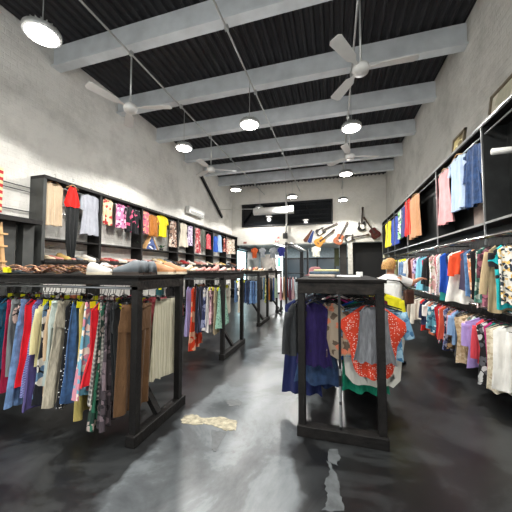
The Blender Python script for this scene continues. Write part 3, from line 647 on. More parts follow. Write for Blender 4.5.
MB().box(2.36, 2.378, 5.0, 5.6, 2.28, 3.3).obj('loose_panel', plain('pale_pink_board', 'b5a59c'), ru, label='pale pinkish board'); MB().box(2.36, 2.378, 4.85, 5.0, 2.28, 3.3).obj('loose_panel', M['wtag'], ru)
def wallrail(z, lab, y0=2.2, y1_=12.8):
    t = thing('wall_clothes_rail', lab, 'clothes rail', (0, 0, 0), 0, 'rails along the right wall')
    MB().tube([(1.9, y0, z), (1.9, y1_, z)], .026, 12).obj('pipe', M['chrome'], t, True)
    y = y0+.3
    while y < y1_:
        MB().tube([(1.9, y, z), (2.38, y, z)], .014, 8).obj('bracket', M['blackm'], t, True); y += 1.7
wallrail(2.02, 'upper chrome clothes rail along the right wall'); wallrail(1.1, 'lower chrome clothes rail along the right wall')
def plr(z, v0): return lambda u: Vector((1.9, at(u, v0(u), 0, 1.9).y, z-.02))
up = [
 (514, 'white', 'printed', 'shirt', ('floral', 'd8d4c8', '24303c', 'd8b060', 1.9), .6, None, dict(sleeves=0)),
 (508, 'teal', 'and black', 'blouse', ('floral', '1aa3a8', '17181c', '1aa3a8', .6), .66, None), (502, 'camel', '', 'cardigan', ('plain', 'b09a78'), .72, None),
 (495, 'maroon', 'floral', 'blouse', ('floral', '5c2f3c', '8a5060', '3a2028', 1), .66, None), (491, 'green', 'printed', 'blouse', ('floral', '5f8f80', '2f5f58', 'c0ccc0', 1), .64, None),
 (487, 'pink', 'patterned', 'dress', ('floral', 'd8b8b8', '3a3438', 'b87078', 1), .7, None), (483, 'black', '', 'blouse', ('plain', '18181a'), .62, None),
 (479, 'peach', 'printed', 'blouse', ('floral', 'd88a60', '2a2a34', 'e8c8a8', 1), .62, None), (476, 'denim blue', '', 'shirt', ('denim', '5a82b0'), .6, None),
 (473, 'slate purple', '', 'blouse', ('plain', '5a526a'), .52, None), (471, 'coral orange', '', 'blouse', ('plain', 'e4512c'), .3, None, dict(W=.52)),
 (467, 'white', 'lace', 'dress', ('plain', 'e4e0d8'), .72, None, dict(W=.5)), (463, 'pink', 'floral', 'blouse', ('floral', 'b07a98', '342838', 'd8b0c0', 1), .6, None),
 (459, 'black', '', 'dress', ('plain', '1c1c1f'), .68, None), (456.5, 'ivory', '', 'blouse', ('plain', 'd8d2c0'), .55, None), (453, 'navy', '', 'dress', ('plain', '1f2f5c'), .68, None),
 (450, 'royal blue', '', 'blouse', ('plain', '2450b0'), .62, None), (448, 'teal', '', 'dress', ('plain', '1c8580'), .74, None), (445, 'white', 'dotted', 'dress', ('dots', 'e0d4d2', 'b84858', None, 1), .68, None),
 (443, 'crimson', '', 'blouse', ('plain', 'b8283c'), .5, None), (440, 'pale pink', 'floral', 'dress', ('floral', 'e0c8c4', 'c08a90', 'eee4de', 1.2), .68, None), (437, 'white', 'floral', 'dress', ('floral', 'e4dcd4', 'c89a98', '9aa088', 1), .68, None),
 (434, 'black', '', 'cardigan', ('plain', '1a1a1c'), .55, None), (432, 'ruby', '', 'blouse', ('plain', 'c02244'), .55, None), (429.5, 'sky blue', '', 'dress', ('plain', '72b8cc'), .66, None, dict(W=.5)),
 (426, 'pale blue', '', 'shirt', ('plain', '8fc4d4'), .6, None), (423.5, 'lilac', 'floral', 'blouse', ('floral', 'a898c0', 'd0c8dc', '5a4c70', 1), .6, None), (421, 'white', 'striped', 'shirt', ('stripe', 'dcd6d0', 'a07880'), .55, None),
 (419, 'grey', '', 'dress', ('plain', '5c5a5e'), .6, None), (416.5, 'dusty pink', '', 'blouse', ('plain', 'c09090'), .5, None), (414, 'chestnut', '', 'dress', ('plain', '6a3a2c'), .62, None),
 (411.5, 'white', 'denim', 'blouse', ('plain', 'd4d4d0'), .55, None), (409, 'washed blue', '', 'shirt', ('denim', '6f8eb4'), .42, T), (406.5, 'faded blue', '', 'shirt', ('denim', '5a79a4'), .42, T),
 (403.5, 'white', '', 'skirt', ('plain', 'dcdcd8'), .6, T), (401, 'olive', '', 'blouse', ('plain', '6c6c4c'), .5, None), (398.5, 'sage', '', 'shirt', ('plain', '8c9476'), .5, T),
 (396, 'khaki', '', 'shirt', ('plain', '9c9070'), .5, None), (394, 'sand', '', 'shirt', ('plain', 'b4a888'), .5, T), (392, 'mint', '', 'shirt', ('plain', '8cb8a4'), .5, T),
]
up = up[::-1]
def vup(u): return 230+.225*(512-u)
row(up, plr(2.02, vup), -.12, 'the upper wall rail', 'clothes on the upper rail of the right wall', W=.33, jitter=.35)
lo = [
 (526, 'ivory', 'lace', 'blouse', ('plain', 'dcd8ce'), .62, None, dict(W=.36)), (513, 'white', 'cotton', 'blouse', ('plain', 'e2e0da'), .66, None, dict(W=.38, sleeves=0)), (506, 'cream', 'embroidered', 'blouse', ('floral', 'd4cab4', 'bcae94', 'e4dcc8', 1.8), .72, None, dict(W=.42, sleeves=0)),
 (501, 'teal', '', 'dress', ('plain', '22948c'), .72, None), (497.5, 'magenta', '', 'blouse', ('plain', 'b0246c'), .62, None), (494, 'black and white', 'floral', 'dress', ('floral', '2c2a2c', 'dcdcdc', '6a6a70', 1), .72, None, dict(W=.46)),
 (489, 'red', '', 'blouse', ('plain', 'c8404c'), .5, None), (485, 'lavender', '', 'blouse', ('plain', 'a690cc'), .6, None, dict(W=.5, flare=1.15)), (480, 'pale mint', '', 'blouse', ('plain', 'b4c8c0'), .55, None), (476, 'rose', 'floral', 'blouse', ('floral', 'c8a8a0', '7c8a80', 'e4d4cc', 1), .52, None),
 (471, 'beige', 'lace', 'dress', ('floral', 'c0a888', 'a88e6c', 'd4c0a4', 1.6), .66, None, dict(W=.5)), (467, 'black', '', 'dress', ('plain', '1b1b1e'), .62, None), (463, 'sky blue', '', 'blouse', ('plain', '88a8d0'), .46, None), (460, 'pink', '', 'blouse', ('plain', 'd094a4'), .46, None),
 (457, 'brown', 'floral', 'dress', ('floral', '6a5444', 'b08c64', '38302c', 1), .58, None), (453.5, 'dark blue', 'floral', 'dress', ('floral', '20243c', '5c648c', 'a8a8b8', 1), .66, None), (450, 'coral orange', '', 'blouse', ('plain', 'e2644c'), .52, None),
 (446.5, 'white', 'floral', 'dress', ('floral', 'd8c8c8', 'c8607c', '6c8c88', 1), .6, None), (443, 'scarlet', '', 'dress', ('plain', 'bc1e28'), .56, None), (440, 'aqua', 'printed', 'blouse', ('floral', '5c9cb0', 'c8dce0', '2c5c74', 1), .5, None), (437, 'salmon orange', '', 'blouse', ('plain', 'e08060'), .56, None),
 (433, 'white', '', 'shirt', ('plain', 'dedcd8'), .5, None), (430, 'navy', '', 'blouse', ('plain', '232a48'), .45, None), (427, 'bright red', '', 'dress', ('plain', 'c4241c'), .6, None), (424, 'off white', '', 'cardigan', ('plain', 'cfcabc'), .42, None, dict(W=.48)), (421, 'dark grey', '', 'jacket', ('plain', '3c3c40'), .42, None),
 (418, 'beige', '', 'cardigan', ('plain', 'b8a890'), .42, None, dict(W=.48)), (415, 'cream', '', 'shirt', ('plain', 'd2ccb8'), .44, T), (412, 'black', '', 'jacket', ('plain', '18181a'), .5, None), (409, 'tan', '', 'shirt', ('plain', 'a08c6c'), .44, T), (406, 'black', 'checked', 'dress', ('plaid', '202024', '48484e', '303034'), .6, None), (403, 'denim blue', '', 'jacket', ('denim', '4a6a94'), .45, T), (400, 'charcoal', '', 'jacket', ('plain', '26272a'), .6, None),
][::-1]
def vlo(u): return 313.5-.25*(512-u)
row(lo, plr(1.1, vlo), -.12, 'the lower wall rail', 'clothes on the lower rail of the right wall', W=.34, jitter=.35)
# dresses displayed in the upper cubbies
def disp(x, u, vt, vb, kind, fb, lab, group, wpx=None, rz=PI/2, **k):
    p = at(u, vt, 0, x); q = at(u, vb, 0, x); rz = PI/2 if x < 0 else -PI/2; k.setdefault('sang', .4)
    Wm = abs(at(u-wpx/2, vt, 0, x).y-at(u+wpx/2, vt, 0, x).y)*1.03 if wpx else None
    top = p.z-(-.145 if kind not in ('skirt', 'trousers', 'shorts', 'jeans') else -.1)
    Ln = p.z-q.z
    if kind not in ('skirt', 'trousers', 'shorts', 'jeans'): top = p.z+.13; Ln = Ln-.06
    return garment(kind, fabric(*fb), Vector((x, p.y, top)), rz, Ln, lab, group, W=Wm, wob=False, **k)
GR = 'dresses displayed high on the right wall'
xr = 2.12
disp(xr, 472, 146, 207, 'dress', ('denim', '24406a'), 'navy denim dress with lace hem, nearest in the right wall display', GR, 17, sleeves=.45)
disp(xr, 456.5, 157, 211, 'dress', ('plain', 'a9bcd6'), 'pale blue shirt dress between the navy and the pink dresses', GR, 15, hang='w', sleeves=.2)
disp(xr, 443.5, 171, 225, 'dress', ('plain', 'd99a9c'), 'pale pink sleeveless dress in the right wall display', GR, 12, hang='w', flare=1.25)
disp(xr, 414, 196, 238, 'dress', ('plain', 'bd8a62'), 'camel tan dress hanging right of the red one', GR, 11, hang='w')
disp(xr, 407.5, 199, 236, 'dress', ('plain', 'd42a22'), 'narrow red dress left of the camel dress', GR, 6)
disp(xr, 403.5, 206, 237, 'dress', ('plain', '2a3270'), 'dark blue narrow dress left of the red dress', GR, 5)
disp(xr, 400.2, 210, 239, 'dress', ('floral', 'd8dcd0', '4fc04a', '28303c', .8), 'white and lime green printed dress in the right wall display', GR, 5)
disp(xr, 395, 217, 245, 'dress', ('plain', '1e3f9c'), 'cobalt blue dress right of the yellow one', GR, 8)
disp(xr, 388, 222, 247, 'dress', ('plain', 'e6d51a'), 'bright yellow dress, farthest in the right wall display', GR, 7)
MB().box(2.15, 2.3, 13.3, 13.8, 1.9, 3.6).obj('cream_curtain', fabric('plain', 'cfc8a8'), label='cream hanging cloth beside the back corner on the right', cat='curtain')
# framed pictures on top of the unit
def picture(yc, wd, h, art, lab, x=2.2):
    t = thing('framed_picture', lab, 'picture', (x, yc, 3.72), 0); t.rotation_euler = (0, .14, 0)
    f_ = MB()
    for (a0, a1, b0, b1) in ((-wd/2, wd/2, 0, .05), (-wd/2, wd/2, h-.05, h), (-wd/2, -wd/2+.05, 0, h), (wd/2-.05, wd/2, 0, h)): f_.box(-.02, .02, a0, a1, b0, b1)
    f_.obj('frame', plain('picture_frame_wood', '6a5f4a', .4), t); MB().box(-.004, .012, -wd/2+.04, wd/2-.04, .04, h-.04).obj('print', art, t)
picture(4.02, 1.35, .42, fabric('floral', 'a8a590', '7c7a66', 'c4c0ae', .3), 'wide pale framed picture leaning on the right display unit')
picture(5.75, .5, .38, fabric('floral', 'b0a070', '6c6040', 'd0c8a0', .4), 'small gold toned framed picture leaning on the right display unit')
MB().tube([(1.95, 4.1, 3.1), (2.36, 4.1, 3.1)], .04, 10).obj('pipe_stub', M['plasticw'], label='short white pipe sticking out of the right display unit', cat='pipe', smooth=True)

# ---------------------------------------------------------------- left wall unit
lu = thing('wall_display_unit', 'long black display shelves against the white left wall', 'shelving', (0, 0, 0))
MB().box(-5.59, -5.22, 3.69, 14.2, 3.32, 3.38).obj('top_board', M['wood'], lu); MB().box(-5.59, -5.25, 3.7, 14.2, 2.16, 2.19).obj('shelf', M['wood'], lu)
MB().box(-5.59, -5.15, 3.7, 14.2, 1.72, 1.76).obj('shelf', M['wood'], lu); MB().box(-5.59, -5.15, 3.7, 14.2, .5, .54).obj('shelf', M['wood'], lu)
for y in (3.72, 5.0, 6.42, 8.25, 9.37, 11.07, 12.59, 14.18): MB().box(-5.59, -5.24, y-.03, y+.03, 0, 3.32).obj('upright', M['boardg'] if y < 4 else M['wood'], lu)
MB().tube([(-5.32, 3.7, 3.24), (-5.32, 14.15, 3.24)], .012, 8).obj('hanging_rail', M['steel'], lu, True)
for z in (3.0, 3.08, 2.62): MB().tube([(-5.56, 1.6, z+.06), (-5.56, 3.7, z+.06)], .01, 6).obj('wall_wire', M['blackm'], label='thin dark rail fixed to the left wall, %s' % {3.0: 'between the top one and the lowest', 3.08: 'the topmost of three', 2.62: 'the lowest of three'}[z], cat='rail', group='thin rails on the left wall', smooth=True)
for z in (2.95, 2.75): MB().tube([(-5.5, 3.76, z), (-5.5, 4.95, z)], .018, 8).obj('rear_rail', M['steel'], lu, True)
lc = thing('wall_cabinet', 'dark cabinet frame with grey boards at the far left, holding belts', 'cabinet', (0, 0, 0))
MB().box(-5.59, -5.1, 1.4, 3.6, 2.4, 2.48).obj('top_board', M['wood'], lc)
for y0, y1_ in ((3.05, 3.3), (3.42, 3.6)): MB().box(-5.45, -5.3, y0, y1_, 0, 2.4).obj('side_board', M['boardg'], lc)
MB().box(-5.59, -5.1, 1.4, 3.6, 1.5, 1.56).obj('shelf', M['wood'], lc)
jb = thing('display_stand', 'pale wooden display stand with small goods beside the grey boards', 'stand', (-5.2, 2.9, 1.56))
MB().bar((0, -.1, 0), (0, .08, .8), .05, .05).obj('leg', M['hwood'], jb); MB().bar((0, .18, 0), (0, .1, .8), .05, .05).obj('leg', M['hwood'], jb)
for z in (.15, .4, .6): MB().box(-.05, .05, -.12, .2, z, z+.025).obj('rung', M['hwood'], jb)
bag = thing('hanging_bag', 'rust brown leather bag hanging at the far left edge', 'bag', (-5.2, 2.62, 2.3))
MB().rings([[(.05*math.cos(a)*k, s_*math.sin(a), z) for a in [2*PI*j/14 for j in range(14)]] for z, s_, k in ((-.05, .05, .5), (-.15, .12, .9), (-.3, .14, 1), (-.38, .1, .7))], True, True).obj('pouch', plain('rust_leather', '8a3c1e', .5), bag, True)
MB().tube([(0, -.05, -.08), (0, -.03, .06), (0, 0, .1), (0, .03, .06), (0, .05, -.08)], .008, 6).obj('strap', plain('brown_leather', '5a3a22', .5), bag, True)
# flag
fg = MB(); nst = 11
for (k) in range(nst):
    pass
def flagmat():
    m, nt, b = newmat('striped_flag_cloth'); sx = nt.nodes.new('ShaderNodeSeparateXYZ'); tc = nt.nodes.new('ShaderNodeTexCoord'); L(nt, tc.outputs['Object'], sx.inputs[0])
    md = N(nt, 'ShaderNodeMath', operation='FRACT'); ml = N(nt, 'ShaderNodeMath', operation='MULTIPLY', i_1=8.6); L(nt, sx.outputs[2], ml.inputs[0]); L(nt, ml.outputs[0], md.inputs[0])
    r = ramp(nt, [(0, lin('b3202a')), (.5, lin('e2cf9a'))], 'CONSTANT'); L(nt, md.outputs[0], r.inputs[0]); L(nt, r.outputs[0], b.inputs['Base Color']); b.inputs['Roughness'].default_value = .8; return m
ring = []
for i in range(16):
    y = 2.1+1.13*i/15; ring.append([(-5.55+.02*math.sin(i*1.1)+dx, y, z) for dx, z in ((0, 2.58), (.012, 2.58), (.012, 3.36), (0, 3.36))])
MB().rings(ring, True, True).obj('striped_flag', flagmat(), label='red and cream striped flag pinned on the left wall edge', cat='flag')
GL = 'clothes displayed high on the left wall'
xl = -5.3
D = [(54.5, 183, 226, 'shirt', ('stripe', 'b09a7e', 'c8b69c', None, 2), 'tan striped sleeveless shirt, first on the left wall display', 20, dict(hang='w', sleeves=0)),
 (91, 195, 235, 'tunic', ('plain', 'a6a9b2'), 'pale grey ruffled tunic left of the floral tops', 18, dict(sleeves=.3, flare=1.1)),
 (108, 199, 225, 'blouse', ('floral', 'd8c49c', 'b03a3a', 'e0d8b8', 1), 'cream and red floral blouse right of the grey tunic', 11, dict(sleeves=0)),
 (121, 204, 228, 'blouse', ('floral', 'c87aa0', '7c2c5c', 'e8c0cc', 1), 'magenta and pink floral blouse on the left wall', 11, dict(sleeves=0)),
 (129.5, 206, 232, 'shirt', ('floral', '1c1c20', '1c1c20', 'c04a70', .6), 'black shirt with pink flowers, left of its twin, on the left wall', 7, dict(sleeves=.2)),
 (136, 209, 234, 'shirt', ('floral', '1a1a1e', 'd0587c', '1a1a1e', .6), 'black shirt with pink print, right of its twin, on the left wall', 6, dict(sleeves=.2)),
 (146, 211, 234, 'blouse', ('floral', 'cc6c78', 'e0a080', '8a4a6c', 1), 'pink and orange patterned blouse left of the brown top', 8, dict(sleeves=0)),
 (153.5, 215, 236, 'blouse', ('dots', 'a86a2c', '6c3c14', None, .8), 'golden brown spotted blouse left of the yellow top', 9, dict(sleeves=.2)),
 (162.5, 215, 237, 'blouse', ('plain', 'e4d020'), 'bright yellow ruffled blouse on the left wall', 9, dict(sleeves=.22)),
 (173.5, 221, 247, 'dress', ('floral', '9a7c6c', 'd8ccc0', '3c3430', 1), 'brown and cream patterned dress right of the yellow blouse', 7, dict(sleeves=0)),
 (183.5, 223, 247, 'dress', ('plain', 'c8c0b0'), 'cream plain dress in the middle of the left wall display', 8, dict(sleeves=0, flare=1.2)),
 (191, 226, 246, 'dress', ('floral', 'b8a8c0', '6c5c80', 'dcd4e0', 1), 'lilac printed dress left of the long red one', 7, dict(sleeves=0)),
 (197.8, 228, 253, 'dress', ('floral', 'a83c44', 'd8b0a8', '6c2430', 1), 'long red and white floral dress on the left wall', 5.5, dict(sleeves=0)),
 (203, 229, 247, 'dress', ('plain', '4c5048'), 'dark grey green dress right of the long red one', 4.5, dict(sleeves=0)),
 (208.5, 234, 249, 'blouse', ('dots', 'c04450', 'e8b0a8', None, .7), 'red and pink patterned blouse on the left wall', 4.5, dict(sleeves=0)),
 (215.7, 236, 252, 'dress', ('plain', '2450a8'), 'royal blue dress left of the pale blue one', 4.5, dict(sleeves=0)),
 (219.7, 235, 252, 'dress', ('plain', '94aecc'), 'pale blue dress right of the royal blue one', 4, dict(sleeves=0)),
 (225.3, 238, 252, 'dress', ('floral', '9c4840', 'd0a090', '5c2c28', 1), 'brick red printed dress near the end of the left wall', 4, dict(sleeves=0)),
 (229, 239, 254, 'dress', ('floral', 'c8b4a0', '8c4c48', 'e0d8cc', 1), 'cream floral dress, second from the far end of the left wall', 3.8, dict(sleeves=0)),
 (232.8, 239, 254, 'dress', ('floral', 'bcae9c', '6c5c50', 'd8d0c4', 1), 'beige floral dress, farthest on the left wall', 3.8, dict(sleeves=0))]
for (u, vt, vb, kd, fb, lab, wpx, k) in D: disp(xl, u, vt, vb, kd, fb, lab, GL, wpx, **k)
p = at(73, 187, 0, -5.22); q = at(73, 257, 0, -5.22)
garment('jumpsuit', fabric('plain', 'e01c14'), Vector((-5.22, p.y, p.z+.13)), PI/2, (p.z-q.z)-.05, 'red and black halter jumpsuit hanging lowest on the left wall', GL, W=.36, hang='w', wob=False, mat2=fabric('plain', '191b1c'), split=.36, flare=1.1)
hs = thing('model_house', 'small wooden gabled box with blue patterned front on the wall shelf', 'ornament', (-5.4, 6.98, 2.19), 0)
MB().prism([(-.25, 0), (.25, 0), (0, .4)], -.06, .06, Matrix.Rotation(PI/2, 4, 'Z')).obj('body', fabric('floral', '4c5c8c', 'd8d8dc', '20305c', .6), hs)
MB().bar((0, -.3, 0), (0, .0, .45), .14, .025).bar((0, .3, 0), (0, 0, .45), .14, .025).obj('roof', M['hwood'], hs)
for dy, w_ in ((-.5, 'left'), (.55, 'right')):
    pt = thing('small_plant', 'small green plant %s of the gabled box on the wall shelf' % w_, 'plant', (-5.4, 6.98+dy, 2.19)); MB().lathe([(.05, 0), (.07, .08), (.06, .08)], 12).obj('pot', M['blackm'], pt, True)
    lf = MB(); Rl = random.Random(3)
    for k in range(16):
        a = Rl.uniform(0, 6.28); r_ = Rl.uniform(.08, .18); h_ = Rl.uniform(.03, .12)
        p0 = Vector((0, 0, .08)); p2 = Vector((r_*math.cos(a), r_*math.sin(a), .08+h_)); sd = Vector((-math.sin(a), math.cos(a), 0))*.025; mid = (p0+p2)/2+Vector((0, 0, .03))
        b0 = len(lf.v); lf.v += [tuple(p0), tuple(mid+sd), tuple(p2), tuple(mid-sd)]; lf.f.append((b0, b0+1, b0+2, b0+3))
    lf.obj('leaves', plain('leaf_green', '2c5c3a'), pt)

# ---------------------------------------------------------------- shoes
def shoe_mesh(matu, mats_, style=0):
    n = 14; rings_u, rings_s = [], []
    prof = [(0, .0, .03, .07), (.02, .0, .035, .085), (.07, .0, .036, .085), (.12, 0, .036, .065), (.17, 0, .042, .05), (.22, 0, .042, .04), (.255, 0, .032, .03), (.27, 0, .012, .022)]
    if style == 1: prof = [(x, 0, w_*.9, h*.62) for (x, _, w_, h) in prof]
    for (x, _, w_, h) in prof:
        ring = []
        for j in range(n):
            a = 2*PI*j/n; yy = w_*math.cos(a); zz = max(0, math.sin(a))**.8*h*1.3+.022 if math.sin(a) > 0 else .018
            ring.append((x-.135, yy, zz))
        rings_u.append(ring)
        rings_s.append([(x-.135, (w_+.004)*s1, z) for s1, z in ((1, 0), (1, .026), (-1, .026), (-1, 0))])
    return MB().rings(rings_u, True, True).mesh('upper', matu, True), MB().rings(rings_s, True, True).mesh('sole', mats_)
SC = {}
for nm, c in dict(tan='b07c52', brown='6b4530', black='1d1c1c', white='d6d2ca', grey='6c7378', pink='c99a92', red='a03030', cream='cbb99c', gold='b89a5c', rose='b87a70').items():
    SC[nm] = [shoe_mesh(plain('shoe_'+nm, c, .5), plain('shoe_sole_'+nm, 'cfc4ae' if nm in ('tan', 'white') else '3a302a', .6), s) for s in (0, 1)]
def shoe(colr, loc, rz, lab, group, sc=1.0, style=0, parts=True):
    t = thing('shoe', lab, 'shoe', loc, rz, group); t.scale = (sc,)*3
    up_, so = SC[colr][style]; link('upper', up_, t); link('sole', so, t); return t
def shoerow(us, plane, where, group, rz, z, cols, step=2, sc=1.0, rr=5):
    Rr = random.Random(rr)
    for i, (x, y) in enumerate(us):
        colr = cols[(i//step) % len(cols)] if Rr.random() < .8 else Rr.choice(cols)
        lab = '%s shoe, %s from the near end %s' % (colr, ORD[i], where)
        shoe(colr, (x, y, z), rz+Rr.uniform(-.2, .2), lab, group, sc, Rr.choice((0, 1)))
ws_ = []; y = 3.9
while y < 13.9: ws_.append((-5.32, y)); ws_.append((-5.32, y+.12)); y += .29 if y < 8 else .5
shoerow(ws_, None, 'of the left wall shelf', 'shoes on the left wall shelf', 0, 1.76, ['cream', 'gold', 'grey', 'black', 'brown', 'red', 'white', 'tan', 'pink', 'black', 'rose'], rr=2, sc=1.3)
# rack tops
def toprow(x0, x1, y, z, n): return [(x0+(x1-x0)*i/(n-1), y) for i in range(n)]
shoerow([(x, y) for x, y in toprow(-2.05, -4.6, 4.75, 1.54, 18)], None, 'on top of the second left rack', 'shoes on top of the second left rack', -PI/2, 1.54, ['pink', 'rose', 'cream', 'black', 'tan', 'red', 'grey', 'rose'], rr=3, sc=1.12)
shoerow(toprow(-2.1, -4.7, 7.72, 1.54, 16), None, 'on top of the third left rack', 'shoes on top of the third left rack', -PI/2, 1.54, ['tan', 'cream', 'rose', 'pink', 'black', 'brown'], rr=4)
shoerow(toprow(-2.1, -4.5, 9.85, 1.54, 12), None, 'on top of the fourth left rack', 'shoes on top of the fourth left rack', -PI/2, 1.54, ['black', 'white', 'brown', 'red', 'grey'], rr=6)
GS = 'shoes on top of the nearest left rack'
zt = 1.54
for (u, y, colr, rz, sc, lab) in ((100, 2.3, 'white', .15, 1.0, 'white flat shoe left of the grey sneakers on the nearest rack'), (111, 2.46, 'white', .1, 1.0, 'white flat shoe behind and beside the grey sneakers'),
                            (127, 2.28, 'grey', PI+.1, 1.15, 'grey sneaker, left one of three on the nearest rack'), (136, 2.42, 'grey', PI-.1, 1.15, 'grey sneaker, middle one of three on the nearest rack'), (146, 2.5, 'grey', PI-.3, 1.1, 'grey sneaker, right one of three on the nearest rack'),
                            (164, 2.66, 'tan', -.05, 1.1, 'tan suede shoe left at the rack end, on the nearest rack'), (176, 2.84, 'tan', .05, 1.1, 'tan suede shoe right at the rack end, pointing to the aisle')):
    p = at(u, 270, 1, y); shoe(colr, (min(p.x, -1.9 if colr != 'tan' else -1.84), y, zt), rz, lab, GS, sc, 0)
# belts on the nearest rack
BC = ['6c4430', '8a5636', '5a3828', 'a87850', '8a5a4a', 'b88a68', '4a2e22']
def belt(i, x, y, rz, c, ln=.62, z=1.545):
    lab = '%s leather belt, %s from the left on the nearest rack' % (['dark brown', 'chestnut', 'espresso', 'tan', 'reddish brown', 'light tan', 'very dark brown'][c], ORD[i])
    t = thing('leather_belt', lab, 'belt', (x, y, z), rz, 'leather belts on top of the nearest left rack'); R = random.Random(i+50); ph = R.uniform(0, 6)
    pts = [(ln*(k/14-.5), .03*math.sin(k*.5+ph), .03+.028*math.sin(k*.9+ph)) for k in range(15)]
    rg = [[(x_, y_-.02, z_), (x_, y_+.02, z_), (x_, y_+.02, z_+.005), (x_, y_-.02, z_+.005)] for x_, y_, z_ in pts]
    MB().rings(rg, True, True).obj('strap', plain('leather_%d' % i, BC[c], .45, 0, .2), t, True)
    bx, by, bz = pts[-1]; b = MB()
    b.box(bx, bx+.008, by-.028, by+.028, bz, bz+.008).box(bx+.04, bx+.048, by-.028, by+.028, bz, bz+.008).box(bx, bx+.048, by-.028, by-.02, bz, bz+.008).box(bx, bx+.048, by+.02, by+.028, bz, bz+.008)
    b.obj('buckle', M['gold'], t)
for i in range(26):
    R = random.Random(i*7); x = -3.75+i*.058; belt(i, x, 2.42+R.uniform(-.1, .12), .5+R.uniform(-.35, .35), R.randrange(7), z=1.545+.022*(i % 3))
MB().box(-4.1, -3.72, 2.25, 2.7, 1.54, 1.58).obj('folded_jeans', fabric('denim', '5c6468'), label='grey folded jeans at the left end of the nearest rack top', cat='jeans', bevel=.012)
yt = MB().box(-3.72, -3.64, 2.2, 2.24, 1.56, 1.62); yt.obj('price_card', M['tag'], label='yellow card lying at the left of the belts on the nearest rack', cat='price card')
# things on the central rack top
zc = 1.5
MB().box(-.3, .0, 3.3, 3.7, zc, zc+.035).obj('folded_trousers', fabric('plain', 'b4a89c'), label='pale folded trousers at the bottom of the pile on the central rack', cat='trousers', bevel=.012)
MB().box(-.3, .02, 3.32, 3.7, zc+.035, zc+.07).obj('folded_jeans', fabric('denim', '4a5a68'), label='grey blue folded jeans in the pile on the central rack', cat='jeans', bevel=.012)
MB().box(-.25, .05, 3.36, 3.68, zc+.07, zc+.095).obj('folded_shirt', fabric('plain', 'c8c090'), label='pale yellow folded shirt topmost in the pile on the central rack', cat='shirt', bevel=.01)
bh = thing('bucket_hat', 'dusty pink hat at the left end of the central rack top', 'hat', (-.28, 4.1, zc)); MB().lathe([(.15, 0), (.16, .008), (.1, .02), (.09, .1), (.06, .13), (.001, .135)], 20).obj('crown', plain('pink_felt', '8a5a5c', .8), bh, True)
MB().box(.02, .3, 3.5, 3.9, zc, zc+.012).obj('white_tray', M['plasticw'], label='flat white tray on the central rack top', cat='tray', bevel=.003)
MB().box(.28, .36, 3.9, 3.98, zc, zc+.06).obj('small_box', M['plasticw'], label='small white box standing on the central rack top', cat='box', bevel=.004)

# ---------------------------------------------------------------- shirts hanging under the back header
GT = 'shirts hanging under the back header'
hr = MB().tube([(-5.2, YB-.1, 2.9), (.5, YB-.1, 2.9)], .015, 8); hr.obj('header_rail', M['alu'], smooth=True, label='thin metal rail under the back wall header', cat='rail')
for (u, vt, vb, c, lab, w_) in ((254.5, 246, 255.5, 'a8481c', 'rust orange shirt hanging under the header', 7), (262.5, 247, 256, '7c8084', 'grey shirt hanging right of the orange one', 7), (273, 246, 256, '787c80', 'grey shirt hanging left of the navy one', 8), (281.5, 246, 254.5, '1f2468', 'navy blue shirt hanging under the header', 8), (316, 245, 254.5, 'd8d6c8', 'cream white shirt hanging under the header below the guitars', 9)):
    disp_p = at(u, vt, 1, YB-.1); q = at(u, vb, 1, YB-.1)
    Wm = w_*14/F*.95
    garment('t_shirt', fabric('plain', c), Vector((disp_p.x, YB-.1, 2.9)), 0, disp_p.z-q.z-.02, lab, GT, W=Wm*.9, wob=False, hang='b')

